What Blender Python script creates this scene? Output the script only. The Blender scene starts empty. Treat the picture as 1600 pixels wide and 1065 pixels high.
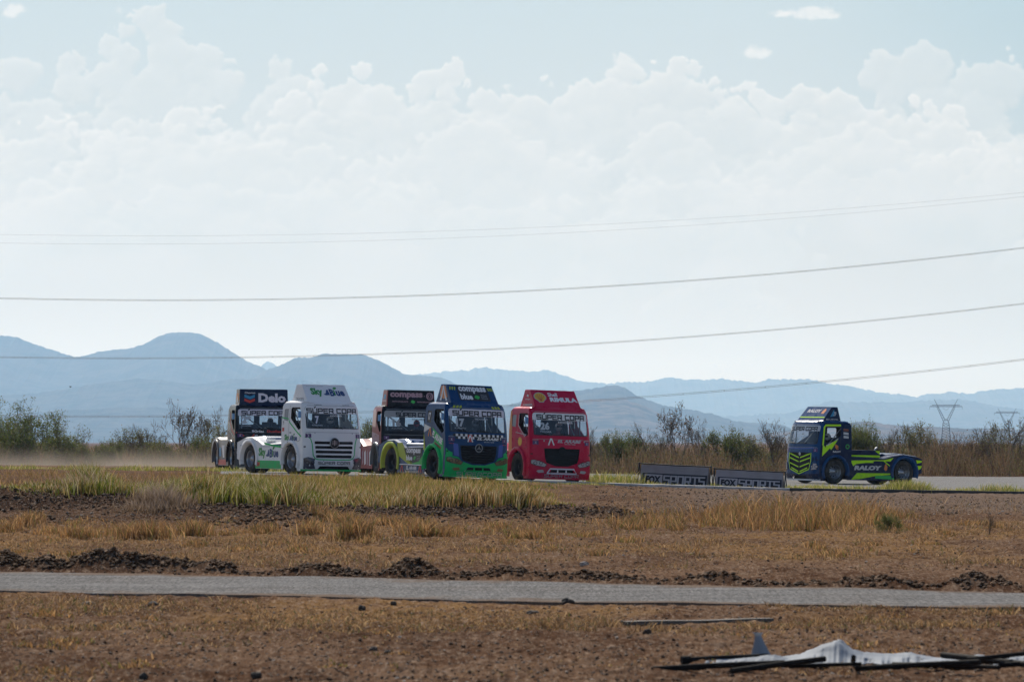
import bpy, bmesh, math, random
import numpy as np
from mathutils import Vector, Matrix
from mathutils.geometry import delaunay_2d_cdt
SC = bpy.context.scene
COL = SC.collection
R = math.radians
random.seed(7)
RNG = np.random.default_rng(11)

# ------------------------------------------------------------------ camera, world, sun, exposure
F = 6667.0                 # focal length in pixels of the 1600 px wide photograph
HOR = 690.0                # row of the horizon
CH = 1.8                   # eye height
PITCH = math.atan((HOR - 532.5) / F)
cam_d = bpy.data.cameras.new("camera"); cam = bpy.data.objects.new("camera", cam_d); COL.objects.link(cam)
cam_d.sensor_width = 36.0; cam_d.lens = 36.0 * F / 1600.0
cam_d.clip_start = 0.5; cam_d.clip_end = 90000.0
cam.location = (0, 0, CH); cam.rotation_euler = (math.pi / 2 + PITCH, 0, 0)
cam_d.dof.use_dof = True; cam_d.dof.focus_distance = 150.0; cam_d.dof.aperture_fstop = 7.0
SC.camera = cam
SC.view_settings.view_transform = 'Standard'; SC.view_settings.look = 'None'
SC.view_settings.exposure = 0.12; SC.view_settings.gamma = 1.0
SC.cycles.max_bounces = 8; SC.cycles.transparent_max_bounces = 16; SC.cycles.volume_bounces = 2

SUN_AZ, SUN_EL = -14.0, 40.0     # azimuth measured from +Y towards +X
world = bpy.data.worlds.new("World"); SC.world = world; world.use_nodes = True

def nd(nt, typ, **kw):
    n = nt.nodes.new(typ)
    for k, v in kw.items():
        if k == 'ins':
            for a, b in v.items(): n.inputs[a].default_value = b
        else: setattr(n, k, v)
    return n
def mth(nt, op, a, b=None, c=None, clamp=False):
    n = nt.nodes.new('ShaderNodeMath'); n.operation = op; n.use_clamp = clamp
    for i, v in enumerate((a, b, c)):
        if v is None: continue
        if isinstance(v, (int, float)): n.inputs[i].default_value = v
        else: nt.links.new(v, n.inputs[i])
    return n.outputs[0]
def mixc(nt, f, a, b, mode='MIX'):
    n = nt.nodes.new('ShaderNodeMix'); n.data_type = 'RGBA'; n.blend_type = mode
    for i, v in ((0, f), (6, a), (7, b)):
        if isinstance(v, (int, float)): n.inputs[i].default_value = v
        elif isinstance(v, tuple): n.inputs[i].default_value = (*v[:3], 1)
        else: nt.links.new(v, n.inputs[i])
    return n.outputs[2]
def smooth(nt, v, lo, hi):
    n = nt.nodes.new('ShaderNodeMapRange'); n.interpolation_type = 'SMOOTHSTEP'
    nt.links.new(v, n.inputs[0]); n.inputs[1].default_value = lo; n.inputs[2].default_value = hi
    return n.outputs[0]

def build_world():
    nt = world.node_tree; nt.nodes.clear()
    out = nd(nt, 'ShaderNodeOutputWorld'); bg = nd(nt, 'ShaderNodeBackground')
    bg.inputs[1].default_value = 0.095
    nt.links.new(bg.outputs[0], out.inputs[0])
    sky = nd(nt, 'ShaderNodeTexSky', sky_type='NISHITA', sun_disc=False)
    sky.sun_elevation = R(SUN_EL); sky.sun_rotation = R(SUN_AZ); sky.altitude = 300
    sky.air_density = 1.0; sky.dust_density = 1.6; sky.ozone_density = 1.5
    nt.links.new(sky.outputs[0], bg.inputs[0])
build_world()

sun_d = bpy.data.lights.new("sun", 'SUN'); sun = bpy.data.objects.new("sun", sun_d); COL.objects.link(sun)
sun_d.energy = 4.6; sun_d.angle = R(0.53); sun_d.color = (1.0, 0.955, 0.85)
sdir = Vector((math.sin(R(SUN_AZ)) * math.cos(R(SUN_EL)), math.cos(R(SUN_AZ)) * math.cos(R(SUN_EL)), math.sin(R(SUN_EL))))
sun.rotation_euler = sdir.to_track_quat('Z', 'Y').to_euler()

# ------------------------------------------------------------------ helpers
def tag(o, label=None, cat=None, group=None, kind=None):
    if label: o['label'] = label
    if cat: o['category'] = cat
    if group: o['group'] = group
    if kind: o['kind'] = kind
    return o
def at(px, py, Y):
    """point in the place that lies at distance Y under the given pixel of the photograph"""
    v = (532.5 - py) / F
    yy = math.cos(PITCH) - math.sin(PITCH) * v; zz = math.sin(PITCH) + math.cos(PITCH) * v
    return Vector(((px - 800) / F / yy * Y, Y, CH + zz / yy * Y))
def empty(name, loc, rz=0, parent=None):
    o = bpy.data.objects.new(name, None); COL.objects.link(o); o.location = loc; o.rotation_euler = (0, 0, rz)
    o.empty_display_size = .3
    if parent: o.parent = parent
    return o
def np_mesh(name, V, Fc, mats=(), parent=None, smooth_=False, attrs=None, midx=None):
    """V (n,3) array, Fc (m,k) int array -> object"""
    me = bpy.data.meshes.new(name); V = np.asarray(V, dtype=np.float32); Fc = np.asarray(Fc, dtype=np.int32)
    m, k = Fc.shape
    me.vertices.add(len(V)); me.vertices.foreach_set('co', V.ravel())
    me.loops.add(m * k); me.loops.foreach_set('vertex_index', Fc.ravel())
    me.polygons.add(m); me.polygons.foreach_set('loop_start', np.arange(m, dtype=np.int32) * k)
    if smooth_: me.polygons.foreach_set('use_smooth', np.ones(m, dtype=bool))
    else: me.polygons.foreach_set('use_smooth', np.zeros(m, dtype=bool))
    for mt in mats: me.materials.append(mt)
    if midx is not None: me.polygons.foreach_set('material_index', np.asarray(midx, dtype=np.int32))
    if attrs:
        for an, (dom, arr) in attrs.items():
            arr = np.asarray(arr, dtype=np.float32)
            if arr.ndim == 1:
                a = me.attributes.new(an, 'FLOAT', dom); a.data.foreach_set('value', arr)
            else:
                a = me.attributes.new(an, 'FLOAT_COLOR', dom); a.data.foreach_set('color', arr.ravel())
    me.update(calc_edges=True); me.validate()
    o = bpy.data.objects.new(name, me); COL.objects.link(o)
    if parent: o.parent = parent
    return o
def link_mesh(name, me, parent=None, loc=None):
    o = bpy.data.objects.new(name, me); COL.objects.link(o)
    if parent: o.parent = parent
    if loc is not None: o.location = loc
    return o

# value noise on numpy arrays
_perm = RNG.permutation(4096).astype(np.int64)
def vnoise(x, y, seed=0):
    xi = np.floor(x).astype(np.int64); yi = np.floor(y).astype(np.int64)
    xf = x - xi; yf = y - yi
    xf = xf * xf * (3 - 2 * xf); yf = yf * yf * (3 - 2 * yf)
    def h(a, b): return _perm[(_perm[(a + seed * 131) & 4095] + b) & 4095] / 4095.0
    return (h(xi, yi) * (1 - xf) + h(xi + 1, yi) * xf) * (1 - yf) + (h(xi, yi + 1) * (1 - xf) + h(xi + 1, yi + 1) * xf) * yf
def fbm(x, y, oct=4, seed=0, gain=.5):
    s = 0; a = 1; t = 0
    for i in range(oct):
        s = s + a * (vnoise(x, y, seed + i) - .5); t += a; a *= gain; x = x * 2.03 + 13.1; y = y * 2.03 + 7.7
    return s / t * 2
def sst(a, b, x):
    t = np.clip((x - a) / (b - a), 0, 1); return t * t * (3 - 2 * t)

# ------------------------------------------------------------------ materials
MATS = {}
def mat(name, color, rough=.6, metal=0., coat=0., bump=None, vary=None, spec=.5):
    if name in MATS: return MATS[name]
    m = bpy.data.materials.new(name); m.use_nodes = True; nt = m.node_tree; b = nt.nodes['Principled BSDF']
    b.inputs['Base Color'].default_value = (*color, 1); b.inputs['Roughness'].default_value = rough
    b.inputs['Metallic'].default_value = metal; b.inputs['Coat Weight'].default_value = coat; b.inputs['Coat Roughness'].default_value = .08
    b.inputs['Specular IOR Level'].default_value = spec
    if vary:                                            # (scale, amount): worn, dusty variation of the colour itself
        tc = nd(nt, 'ShaderNodeTexCoord'); n = nd(nt, 'ShaderNodeTexNoise'); nt.links.new(tc.outputs['Object'], n.inputs['Vector'])
        n.inputs['Scale'].default_value = vary[0]; n.inputs['Detail'].default_value = 5
        sz = nd(nt, 'ShaderNodeSeparateXYZ'); nt.links.new(tc.outputs['Object'], sz.inputs[0])
        dark = tuple(c * (1 - vary[1]) + .22 * vary[1] * t for c, t in zip(color, (.62, .5, .38)))
        cc = mixc(nt, smooth(nt, n.outputs[0], .38, .68), color, dark)
        if 'paint' in name or 'tyre' in name:         # road dust sitting on the lowest panels
            n2 = nd(nt, 'ShaderNodeTexNoise'); n2.inputs['Scale'].default_value = 5; n2.inputs['Detail'].default_value = 4; nt.links.new(tc.outputs['Object'], n2.inputs['Vector'])
            cc = mixc(nt, mth(nt, 'MULTIPLY', mth(nt, 'MULTIPLY', smooth(nt, sz.outputs[2], 1.0, .15), smooth(nt, n2.outputs[0], .35, .7)), .28), cc, (.20, .15, .11))
        nt.links.new(cc, b.inputs['Base Color'])
        nt.links.new(mth(nt, 'ADD', mth(nt, 'MULTIPLY', n.outputs[0], .25), rough - .1), b.inputs['Roughness'])
    if bump:
        tc = nd(nt, 'ShaderNodeTexCoord'); n = nd(nt, 'ShaderNodeTexNoise'); nt.links.new(tc.outputs['Object'], n.inputs['Vector'])
        n.inputs['Scale'].default_value = bump[0]; n.inputs['Detail'].default_value = 6
        bp = nd(nt, 'ShaderNodeBump'); bp.inputs['Distance'].default_value = bump[1]; nt.links.new(n.outputs[0], bp.inputs['Height'])
        nt.links.new(bp.outputs[0], b.inputs['Normal'])
    MATS[name] = m; return m
def attr_mat(name, rough=.8, transl=.0, spec=.08):
    """colour comes from the 'tone' attribute of each blade, leaf or stone"""
    if name in MATS: return MATS[name]
    m = bpy.data.materials.new(name); m.use_nodes = True; nt = m.node_tree; b = nt.nodes['Principled BSDF']
    a = nd(nt, 'ShaderNodeAttribute', attribute_name='tone'); nt.links.new(a.outputs['Color'], b.inputs['Base Color'])
    b.inputs['Roughness'].default_value = rough; b.inputs['Specular IOR Level'].default_value = spec
    if transl:
        t = nd(nt, 'ShaderNodeBsdfTranslucent'); nt.links.new(a.outputs['Color'], t.inputs['Color'])
        mx = nd(nt, 'ShaderNodeMixShader'); mx.inputs[0].default_value = transl
        nt.links.new(b.outputs[0], mx.inputs[1]); nt.links.new(t.outputs[0], mx.inputs[2])
        nt.links.new(mx.outputs[0], nt.nodes['Material Output'].inputs['Surface'])
    MATS[name] = m; return m

# ------------------------------------------------------------------ terrain
def berm(u, Y):
    yc = np.interp(u, [-400, 0, 300, 600, 950, 1200], [112, 111, 109, 105, 100, 98])
    h = np.interp(u, [-400, 0, 200, 330, 480, 640, 800, 960, 1030, 1500], [.56, .56, .43, .25, .21, .24, .28, .27, .0, .0])
    t = Y - yc
    prof = np.where(t < 0, sst(-4.2, 0, t), 1 - sst(.6, 9, t))
    return h * prof, t
def road_edges(X):
    """near and far edge of the service road as Y over X"""
    far = np.interp(X, [-60, -7.0, -3.6, 1.75, 6.1, 60], [74, 58.6, 57.0, 53.8, 50.6, 24])
    near = np.interp(X, [-60, -6.15, -3.75, -.2, 5.5, 60], [59, 51.3, 50.0, 48.0, 46.0, 20])
    return near, far
def track_z(u):
    return np.interp(u, [-600, 0, 450, 640, 800, 950, 1090, 1230, 1600, 2200], [.78, .74, .63, .54, .39, .29, .18, .06, -.15, -.3])
def curb_y(u):
    return np.interp(u, [-600, 640, 950, 1090, 1230, 1600, 2200], [150, 150, 148.5, 150, 153, 160, 172])
def terrain(X, Y, fine=True):
    X = np.asarray(X, dtype=float); Y = np.asarray(Y, dtype=float)
    Ys = np.maximum(Y, 5); u = np.clip(X / Ys * F + 800, -600, 2200)
    cy = curb_y(u); zt = track_z(u)
    b, t = berm(u, Y)
    z = sst(106, 142, Y) * zt + b
    z = z * (1 - sst(196, 236, Y)) + sst(196, 236, Y) * np.interp(u, [0, 800, 1600], [.2, .05, -.05])
    z = z * (1 - sst(400, 900, Y))
    # ridge of loose earth along the far edge of the service road
    near, far = road_edges(X)
    d = Y - far
    A = (np.exp(-((u - 165) / 48) ** 2) * .27 + np.exp(-((u - 262) / 42) ** 2) * .18 + np.exp(-((u - 60) / 60) ** 2) * .16 + np.exp(-((u - 5) / 20) ** 2) * .10
         + np.exp(-((u - 340) / 30) ** 2) * .12 + np.exp(-((u - 500) / 50) ** 2) * .11 + np.exp(-((u - 640) / 38) ** 2) * .17 + np.exp(-((u - 790) / 50) ** 2) * .12
         + np.exp(-((u - 930) / 50) ** 2) * .07 + np.exp(-((u - 1130) / 45) ** 2) * .08 + np.exp(-((u - 1370) / 60) ** 2) * .11 + np.exp(-((u - 1530) / 50) ** 2) * .12 + .03)
    ridge = A * np.exp(-((d - .95) / .55) ** 2)
    # mounds of earth beside the dirt track
    for (mu, my, mr, mh, mw) in ((60, 92, 30, .20, 1.6), (140, 95, 22, .12, 1.2), (410, 90, 40, .20, 1.4), (360, 93, 30, .14, 1.2), (470, 96, 26, .22, 1.2), (880, 96, 40, .12, 1.2), (640, 93, 50, .1, 1.2), (730, 97, 50, .1, 1.4)):
        ridge = ridge + mh * np.exp(-((u - mu) / mr) ** 2 - ((Y - my) / mw) ** 2)
    z = z + ridge * (1 + .5 * fbm(X * 3.1, Y * 3.1, 3, 5))
    if fine:
        onroad = sst(-.4, .1, Y - near) * (1 - sst(-.1, .5, d))
        ontrack = sst(-1, 1.5, Y - cy) * (1 - sst(215, 235, Y))
        rough = (1 - onroad) * (1 - ontrack) * (1 - sst(200, 500, Y))
        z = z + rough * (.045 * fbm(X * .9, Y * .9, 3, 1) + .045 * fbm(X * 4.5, Y * 4.5, 4, 2) + .016 * fbm(X * 15, Y * 9, 2, 6))
        z = z + rough * (.10 * np.clip(b * 4 + ridge * 6, 0, 1) * fbm(X * 4.5, Y * 2.5, 4, 9, .62))
        ruts = sst(95, 98, Y) * (1 - sst(104, 107, Y)) * (1 - sst(330, 520, u))
        z = z - ruts * .05 * (np.sin((Y - X * .02) * 3.3) * .5 + .5)
        z = z - onroad * .015
    return z
def tz(x, y): return float(terrain(np.array([x]), np.array([y]), False)[0])

def build_ground():
    ys = [-120, -40, -10, 5, 15, 22, 27]
    y = 29.0
    while y < 62: ys.append(y); y += max(.055, y * y / 17000)
    while y < 125: ys.append(y); y += .24
    while y < 420: ys.append(y); y += y * y / 26000
    while y < 29500: ys.append(y); y *= 1.25
    ys.append(30000)
    ys = np.array(ys, float)
    uc = np.linspace(-.15, .15, 980)
    side = np.concatenate([-np.geomspace(.16, 12, 26)[::-1], uc, np.geomspace(.16, 12, 26)])
    Y, U = np.meshgrid(ys, side, indexing='ij')
    W = np.where(Y < 29, 29 + (29 - Y) * .05, Y)
    X = np.clip(U * W, -9400, 9400)
    Z = terrain(X, Y)
    n, m = Y.shape
    V = np.stack([X, Y, Z], -1).reshape(-1, 3)
    i = np.arange((n - 1) * m).reshape(n - 1, m)[:, :-1].ravel()
    Fc = np.stack([i, i + 1, i + m + 1, i + m], 1)
    Ys = np.maximum(Y, 5); u = np.clip(X / Ys * F + 800, -600, 2200)
    b, t = berm(u, Y)
    near, far = road_edges(X); d = Y - far
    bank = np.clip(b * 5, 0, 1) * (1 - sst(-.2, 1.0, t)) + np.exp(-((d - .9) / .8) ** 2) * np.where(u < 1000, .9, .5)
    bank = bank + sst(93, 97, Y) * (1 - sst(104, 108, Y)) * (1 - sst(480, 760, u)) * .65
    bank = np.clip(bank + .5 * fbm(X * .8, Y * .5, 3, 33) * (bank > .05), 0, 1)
    gravel = sst(950, 1150, u) * sst(104, 116, Y) * (1 - sst(160, 175, Y)) + sst(-.15, 0, Y - near + .0) * 0
    straw = (np.clip(sst(62, 68, Y) * (1 - sst(85, 105, Y)), 0, 1) * .75 + sst(40, 44, Y) * (1 - sst(-1.0, -.2, Y - near)) * .8)
    straw = np.clip(straw * (.75 + 2.0 * fbm(X * .45, Y * .22, 4, 40)), 0, 1)
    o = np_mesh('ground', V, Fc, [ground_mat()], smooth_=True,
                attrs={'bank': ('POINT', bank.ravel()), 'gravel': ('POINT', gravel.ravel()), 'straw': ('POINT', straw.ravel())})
    tag(o, kind='structure', label='dry brown earth with pebbles, straw and low banks')
def ground_mat():
    m = bpy.data.materials.new('dry_earth'); m.use_nodes = True; nt = m.node_tree; b = nt.nodes['Principled BSDF']
    geo = nd(nt, 'ShaderNodeNewGeometry')
    def nz(scale, det, rough=.6, stretch=1.0):
        mp = nd(nt, 'ShaderNodeMapping'); nt.links.new(geo.outputs['Position'], mp.inputs[0]); mp.inputs['Scale'].default_value = (scale, scale * stretch, scale)
        n = nd(nt, 'ShaderNodeTexNoise'); nt.links.new(mp.outputs[0], n.inputs['Vector']); n.inputs['Scale'].default_value = 1
        n.inputs['Detail'].default_value = det; n.inputs['Roughness'].default_value = rough; return n.outputs[0]
    big = nz(.35, 5, .6, .4); mid = nz(2.6, 5, .65, .6); small = nz(13, 4, .7, .30); tiny = nz(38, 3, .75, .14)
    def at_(n): return nd(nt, 'ShaderNodeAttribute', attribute_name=n).outputs['Fac']
    c = mixc(nt, smooth(nt, big, .42, .58), (.088, .047, .029), (.150, .088, .055))
    c = mixc(nt, mth(nt, 'MULTIPLY', smooth(nt, mid, .42, .66), .6), c, (.175, .115, .080))
    straw = mth(nt, 'MULTIPLY', at_('straw'), smooth(nt, mid, .34, .60))
    c = mixc(nt, straw, c, (.22, .125, .055))
    gr = at_('gravel')
    c = mixc(nt, mth(nt, 'MULTIPLY', gr, .75), c, (.165, .122, .098))
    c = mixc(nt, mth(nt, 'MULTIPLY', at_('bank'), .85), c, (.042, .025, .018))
    sp = mth(nt, 'MULTIPLY', smooth(nt, small, .52, .66), .6)
    c = mixc(nt, sp, c, (.28, .20, .145))
    dk = mth(nt, 'MULTIPLY', smooth(nt, small, .47, .34), .75)
    c = mixc(nt, dk, c, (.035, .02, .014))
    c = mixc(nt, mth(nt, 'MULTIPLY', smooth(nt, tiny, .56, .70), .55), c, (.36, .28, .21))
    c = mixc(nt, mth(nt, 'MULTIPLY', smooth(nt, tiny, .46, .34), .6), c, (.035, .02, .012))
    nt.links.new(c, b.inputs['Base Color']); b.inputs['Roughness'].default_value = 1; b.inputs['Specular IOR Level'].default_value = 0
    bp = nd(nt, 'ShaderNodeBump'); bp.inputs['Distance'].default_value = .05; bp.inputs['Strength'].default_value = .9
    h = mth(nt, 'ADD', mth(nt, 'MULTIPLY', mid, 1.2), mth(nt, 'ADD', mth(nt, 'MULTIPLY', small, .7), mth(nt, 'MULTIPLY', tiny, .2)))
    nt.links.new(h, bp.inputs['Height']); nt.links.new(bp.outputs[0], b.inputs['Normal'])
    return m
build_ground()

def asphalt(name, c1, c2, streak):
    m = bpy.data.materials.new(name); m.use_nodes = True; nt = m.node_tree; b = nt.nodes['Principled BSDF']
    geo = nd(nt, 'ShaderNodeNewGeometry')
    def nz(sx, sy, det, rough=.6, rot=0):
        mp = nd(nt, 'ShaderNodeMapping'); nt.links.new(geo.outputs['Position'], mp.inputs[0]); mp.inputs['Scale'].default_value = (sx, sy, sx); mp.inputs['Rotation'].default_value = (0, 0, rot)
        n = nd(nt, 'ShaderNodeTexNoise'); nt.links.new(mp.outputs[0], n.inputs['Vector']); n.inputs['Scale'].default_value = 1
        n.inputs['Detail'].default_value = det; n.inputs['Roughness'].default_value = rough; return n.outputs[0]
    st = nz(.10, 2.2, 5, .7, streak); ag = nz(34, 3.2, 3, .75); pa = nz(.6, .3, 4)
    c = mixc(nt, smooth(nt, st, .35, .65), c1, c2)
    c = mixc(nt, mth(nt, 'MULTIPLY', smooth(nt, pa, .5, .75), .3), c, (.17, .14, .12))
    c = mixc(nt, mth(nt, 'MULTIPLY', smooth(nt, ag, .5, .7), .55), c, (.36, .34, .33))
    c = mixc(nt, mth(nt, 'MULTIPLY', smooth(nt, ag, .48, .34), .6), c, (.04, .04, .042))
    ed = nd(nt, 'ShaderNodeAttribute', attribute_name='edge').outputs['Fac']; dn = nz(.9, .5, 5, .65); cr = nz(2.0, .35, 6, .8)
    dd = smooth(nt, mth(nt, 'ADD', ed, mth(nt, 'MULTIPLY', mth(nt, 'SUBTRACT', dn, .5), 1.6)), .72, 1.08)
    c = mixc(nt, mth(nt, 'MULTIPLY', dd, .85), c, (.15, .10, .07))
    c = mixc(nt, mth(nt, 'MULTIPLY', smooth(nt, mth(nt, 'ABSOLUTE', mth(nt, 'SUBTRACT', cr, .5)), .012, .0), .7), c, (.03, .028, .026))
    nt.links.new(c, b.inputs['Base Color']); b.inputs['Roughness'].default_value = 1; b.inputs['Specular IOR Level'].default_value = .02
    bp = nd(nt, 'ShaderNodeBump'); bp.inputs['Distance'].default_value = .012; bp.inputs['Strength'].default_value = .8
    nt.links.new(mth(nt, 'ADD', ag, mth(nt, 'MULTIPLY', st, .8)), bp.inputs['Height']); nt.links.new(bp.outputs[0], b.inputs['Normal'])
    return m
def strip_mesh(name, xs, near, far, ztop, drop, m, nacross=14):
    """slab that follows two edge lines, with a real side face towards the near edge"""
    xs = np.asarray(xs); rows = []
    for k in range(nacross + 1):
        f = k / nacross; Y = near * (1 - f) + far * f
        rows.append(np.stack([xs, Y, ztop(xs, Y)], 1))
    lo = rows[0].copy(); lo[:, 2] -= drop; lo[:, 1] -= .03
    hi = rows[-1].copy(); hi[:, 2] -= drop; hi[:, 1] += .03
    rows = [lo] + rows + [hi]
    V = np.concatenate(rows); n = len(xs)
    i = np.arange((len(rows) - 1) * n).reshape(-1, n)[:, :-1].ravel()
    e = np.concatenate([[1.0], np.abs(np.linspace(-1, 1, nacross + 1)), [1.0]]); e = np.repeat(e, n)
    return np_mesh(name, V, np.stack([i, i + 1, i + n + 1, i + n], 1), [m], attrs={'edge': ('POINT', e)})
def build_roads():
    xs = np.arange(-45, 45, .12)
    near, far = road_edges(xs)
    near = near + .25 * fbm(xs * 1.6, xs * 0, 5, 60); far = far + .3 * fbm(xs * 1.2, xs * 0 + 4, 5, 61)
    o = strip_mesh('service_road', xs, near, far, lambda X, Y: 0 * X + .02 + .02 * fbm(X * .8, Y * .2, 3, 64), .1, asphalt('old_asphalt', (.115, .108, .105), (.19, .182, .178), .33))
    tag(o, kind='structure', label='narrow grey asphalt road crossing the foreground')
    # race track behind the curb
    us = np.linspace(345, 2100, 200); yn = curb_y(us) + .45 + sst(860, 980, us) * 6.5; n = 26
    V = []
    for k in range(n + 1):
        Y = yn + (226 - yn) * k / n; X = (us - 800) / F * Y
        V.append(np.stack([X, Y, terrain(X, Y, False) + .012], 1))
    V = np.concatenate(V); m_ = len(us); i = np.arange(n * m_).reshape(n, m_)[:, :-1].ravel()
    o = np_mesh('race_track', V, np.stack([i, i + 1, i + m_ + 1, i + m_], 1), [asphalt('track_asphalt', (.20, .19, .185), (.25, .24, .23), .1)], smooth_=True)
    tag(o, kind='structure', label='grey asphalt race track under the trucks')
    # concrete curb
    us = np.linspace(560, 1310, 160); Y = curb_y(us) + .12 * fbm(us / 40, us * 0, 3, 70); X = (us - 800) / F * Y
    z = terrain(X, Y, False)
    h = .085 + .015 * fbm(us / 15, us * 0, 3, 71)
    rows = [(-.32, -.05), (-.30, 1), (.30, 1.05), (.33, -.05)]
    V = np.concatenate([np.stack([X, Y + a, z + np.where(b > 0, h * b, b)], 1) for a, b in rows]); m_ = len(us)
    i = np.arange(3 * m_).reshape(3, m_)[:, :-1].ravel()
    o = np_mesh('kerb', V, np.stack([i, i + 1, i + m_ + 1, i + m_], 1), [mat('worn_white_concrete', (.58, .55, .55), .8, vary=(1.2, .5), bump=(20, .01))])
    tag(o, kind='structure', label='low whitewashed concrete kerb edging the track')
    us = np.linspace(1232, 2000, 120); Y = curb_y(us); X = (us - 800) / F * Y
    z = terrain(X, Y, False)
    rows = [(-.22, -.05), (-.2, .10), (.2, .10), (.22, -.05)]
    V = np.concatenate([np.stack([X, Y + a - .75, z + b + .012 * fbm(us / 18, us * 0, 3, 75)], 1) for a, b in rows]); m_ = len(us)
    i = np.arange(3 * m_).reshape(3, m_)[:, :-1].ravel()
    o = np_mesh('dark_kerb', V, np.stack([i, i + 1, i + m_ + 1, i + m_], 1), [mat('dark_kerb_rubber', (.045, .04, .038), .85, vary=(2, .3))])
    tag(o, kind='structure', label='low dark kerb edging the grass strip at right')
build_roads()

# ------------------------------------------------------------------ mountains
def range_mesh(name, pts, D, depth, seed, rough, colors, label, foot=None):
    """pts: (column, row) of the ridge line; built at its real distance D (m) as rolling terrain with a front and a back slope"""
    px = [p[0] for p in pts]; py = [p[1] for p in pts]
    us = np.linspace(px[0], px[-1], int((px[-1] - px[0]) / 1.6)); ridge = np.interp(us, px, py)
    k = np.hanning(13); k /= k.sum(); rp = np.pad(ridge, 6, mode='edge'); ridge = np.convolve(rp, k, 'valid')
    x0 = (us - 800) / F * D
    zr = (HOR - ridge) / F * D
    zr = zr + rough * D / F * (fbm(us / 26, us * 0 + seed, 5, seed, .6) + .5 * fbm(us / 4, us * 0, 2, seed + 3))
    ts = np.concatenate([np.linspace(0, 1, 46), [1.25, 1.6, 2.0]])
    V = []
    for t in ts:
        Y = D + (t - 1) * depth
        X = x0 * (1 if t <= 1 else 1)
        if t <= 1:
            s = t ** 1.25
            gul = fbm(x0 / depth * 5.0 + .8 * fbm(x0 / depth * 2, X * 0 + t * 2, 2, seed + 9), X * 0 + t * 1.6, 5, seed + 2, .55)
            z = zr * s * (1 + .22 * gul * (4 * t * (1 - t)) ** .8)
        else: z = zr * (1 - (t - 1)) ** 1.2 if t < 2 else zr * 0 - 5
        V.append(np.stack([X, X * 0 + Y, z - 8 * (1 if t == 0 else 0)], 1))
    V = np.concatenate(V); n = len(us); i = np.arange((len(ts) - 1) * n).reshape(-1, n)[:, :-1].ravel()
    m = bpy.data.materials.new(name + '_scrub'); m.use_nodes = True; nt = m.node_tree; b = nt.nodes['Principled BSDF']
    geo = nd(nt, 'ShaderNodeNewGeometry'); nn = nd(nt, 'ShaderNodeTexNoise'); nt.links.new(geo.outputs['Position'], nn.inputs['Vector'])
    nn.inputs['Scale'].default_value = 18.0 / depth; nn.inputs['Detail'].default_value = 9; nn.inputs['Roughness'].default_value = .65
    nt.links.new(mixc(nt, smooth(nt, nn.outputs[0], .38, .62), colors[0], colors[1]), b.inputs['Base Color']); b.inputs['Roughness'].default_value = 1; b.inputs['Specular IOR Level'].default_value = 0
    o = np_mesh(name, V, np.stack([i, i + 1, i + n + 1, i + n], 1), [m], smooth_=True)
    tag(o, kind='structure', label=label); return o
G1, G2 = (.030, .036, .028), (.070, .064, .050)
range_mesh('far_mountains', [(-500, 600), (250, 600), (395, 596), (412, 566), (425, 565), (450, 585), (620, 592), (668, 582), (720, 577), (762, 574), (800, 579), (850, 577), (885, 588), (935, 598), (985, 598), (1020, 593), (1048, 590), (1090, 594), (1140, 593), (1175, 598), (1205, 592), (1262, 592), (1320, 602), (1375, 612), (1425, 619), (1450, 617), (1490, 613), (1515, 613), (1545, 608), (1600, 605), (1680, 600), (2100, 590)], 26000, 2200, 3, 4, (G1, G2), 'palest blue mountain range on the horizon, centre to right')
range_mesh('mid_mountains', [(860, 640), (1100, 650), (1230, 645), (1300, 626), (1390, 629), (1450, 624), (1500, 622), (1560, 634), (1620, 640), (2000, 640)], 21000, 1800, 14, 3, (G1, G2), 'pale blue lower mountain range at right')
range_mesh('peak_mountains', [(-500, 560), (-60, 540), (0, 523), (25, 526), (60, 540), (90, 549), (122, 558), (138, 553), (165, 547), (203, 543), (228, 535), (247, 523), (270, 520), (292, 518), (315, 521), (338, 534), (352, 543), (385, 562), (412, 575), (440, 590), (500, 610), (700, 640), (900, 660), (1100, 672)], 17500, 2300, 5, 2.2, (G1, G2), 'blue mountains with rounded peaks at far left')
range_mesh('saddle_mountain', [(330, 640), (380, 600), (415, 578), (440, 568), (462, 557), (490, 557), (507, 551), (560, 553), (572, 554), (603, 568), (632, 585), (665, 586), (690, 588), (712, 598), (760, 625), (820, 645), (900, 665), (1000, 680)], 16500, 2000, 6, 2.0, (G1, G2), 'broad blue mountain with twin summit behind the trucks')
range_mesh('left_foothills', [(-500, 610), (0, 616), (60, 613), (110, 605), (160, 598), (215, 590), (260, 594), (300, 600), (360, 592), (430, 588), (520, 600), (640, 612), (760, 640), (900, 668), (1000, 682)], 15000, 1700, 8, 2, (G1, G2), 'low blue foothills in front of the left mountains')
range_mesh('near_foothills', [(-500, 640), (0, 648), (100, 640), (240, 634), (340, 640), (450, 642), (600, 650), (800, 665), (900, 680)], 13000, 1200, 10, 2, (G1, G2), 'lowest foothills at left just above the bushes')
range_mesh('right_mountain', [(650, 690), (760, 640), (860, 613), (880, 609), (905, 610), (930, 607), (955, 600), (972, 602), (990, 614), (1004, 620), (1030, 630), (1070, 637), (1110, 645), (1145, 655), (1175, 660), (1200, 659), (1240, 668), (1290, 680), (1400, 690)], 13500, 1600, 12, 2.2, (G1, G2), 'blue mountain sloping down to the right behind the red truck')
range_mesh('right_foothill', [(700, 690), (830, 640), (880, 628), (930, 622), (975, 622), (1010, 634), (1040, 650), (1075, 668), (1110, 680), (1200, 690)], 11500, 1200, 13, 2, (G1, (.13, .095, .07)), 'brownish foothill in front of the right mountain')
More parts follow.
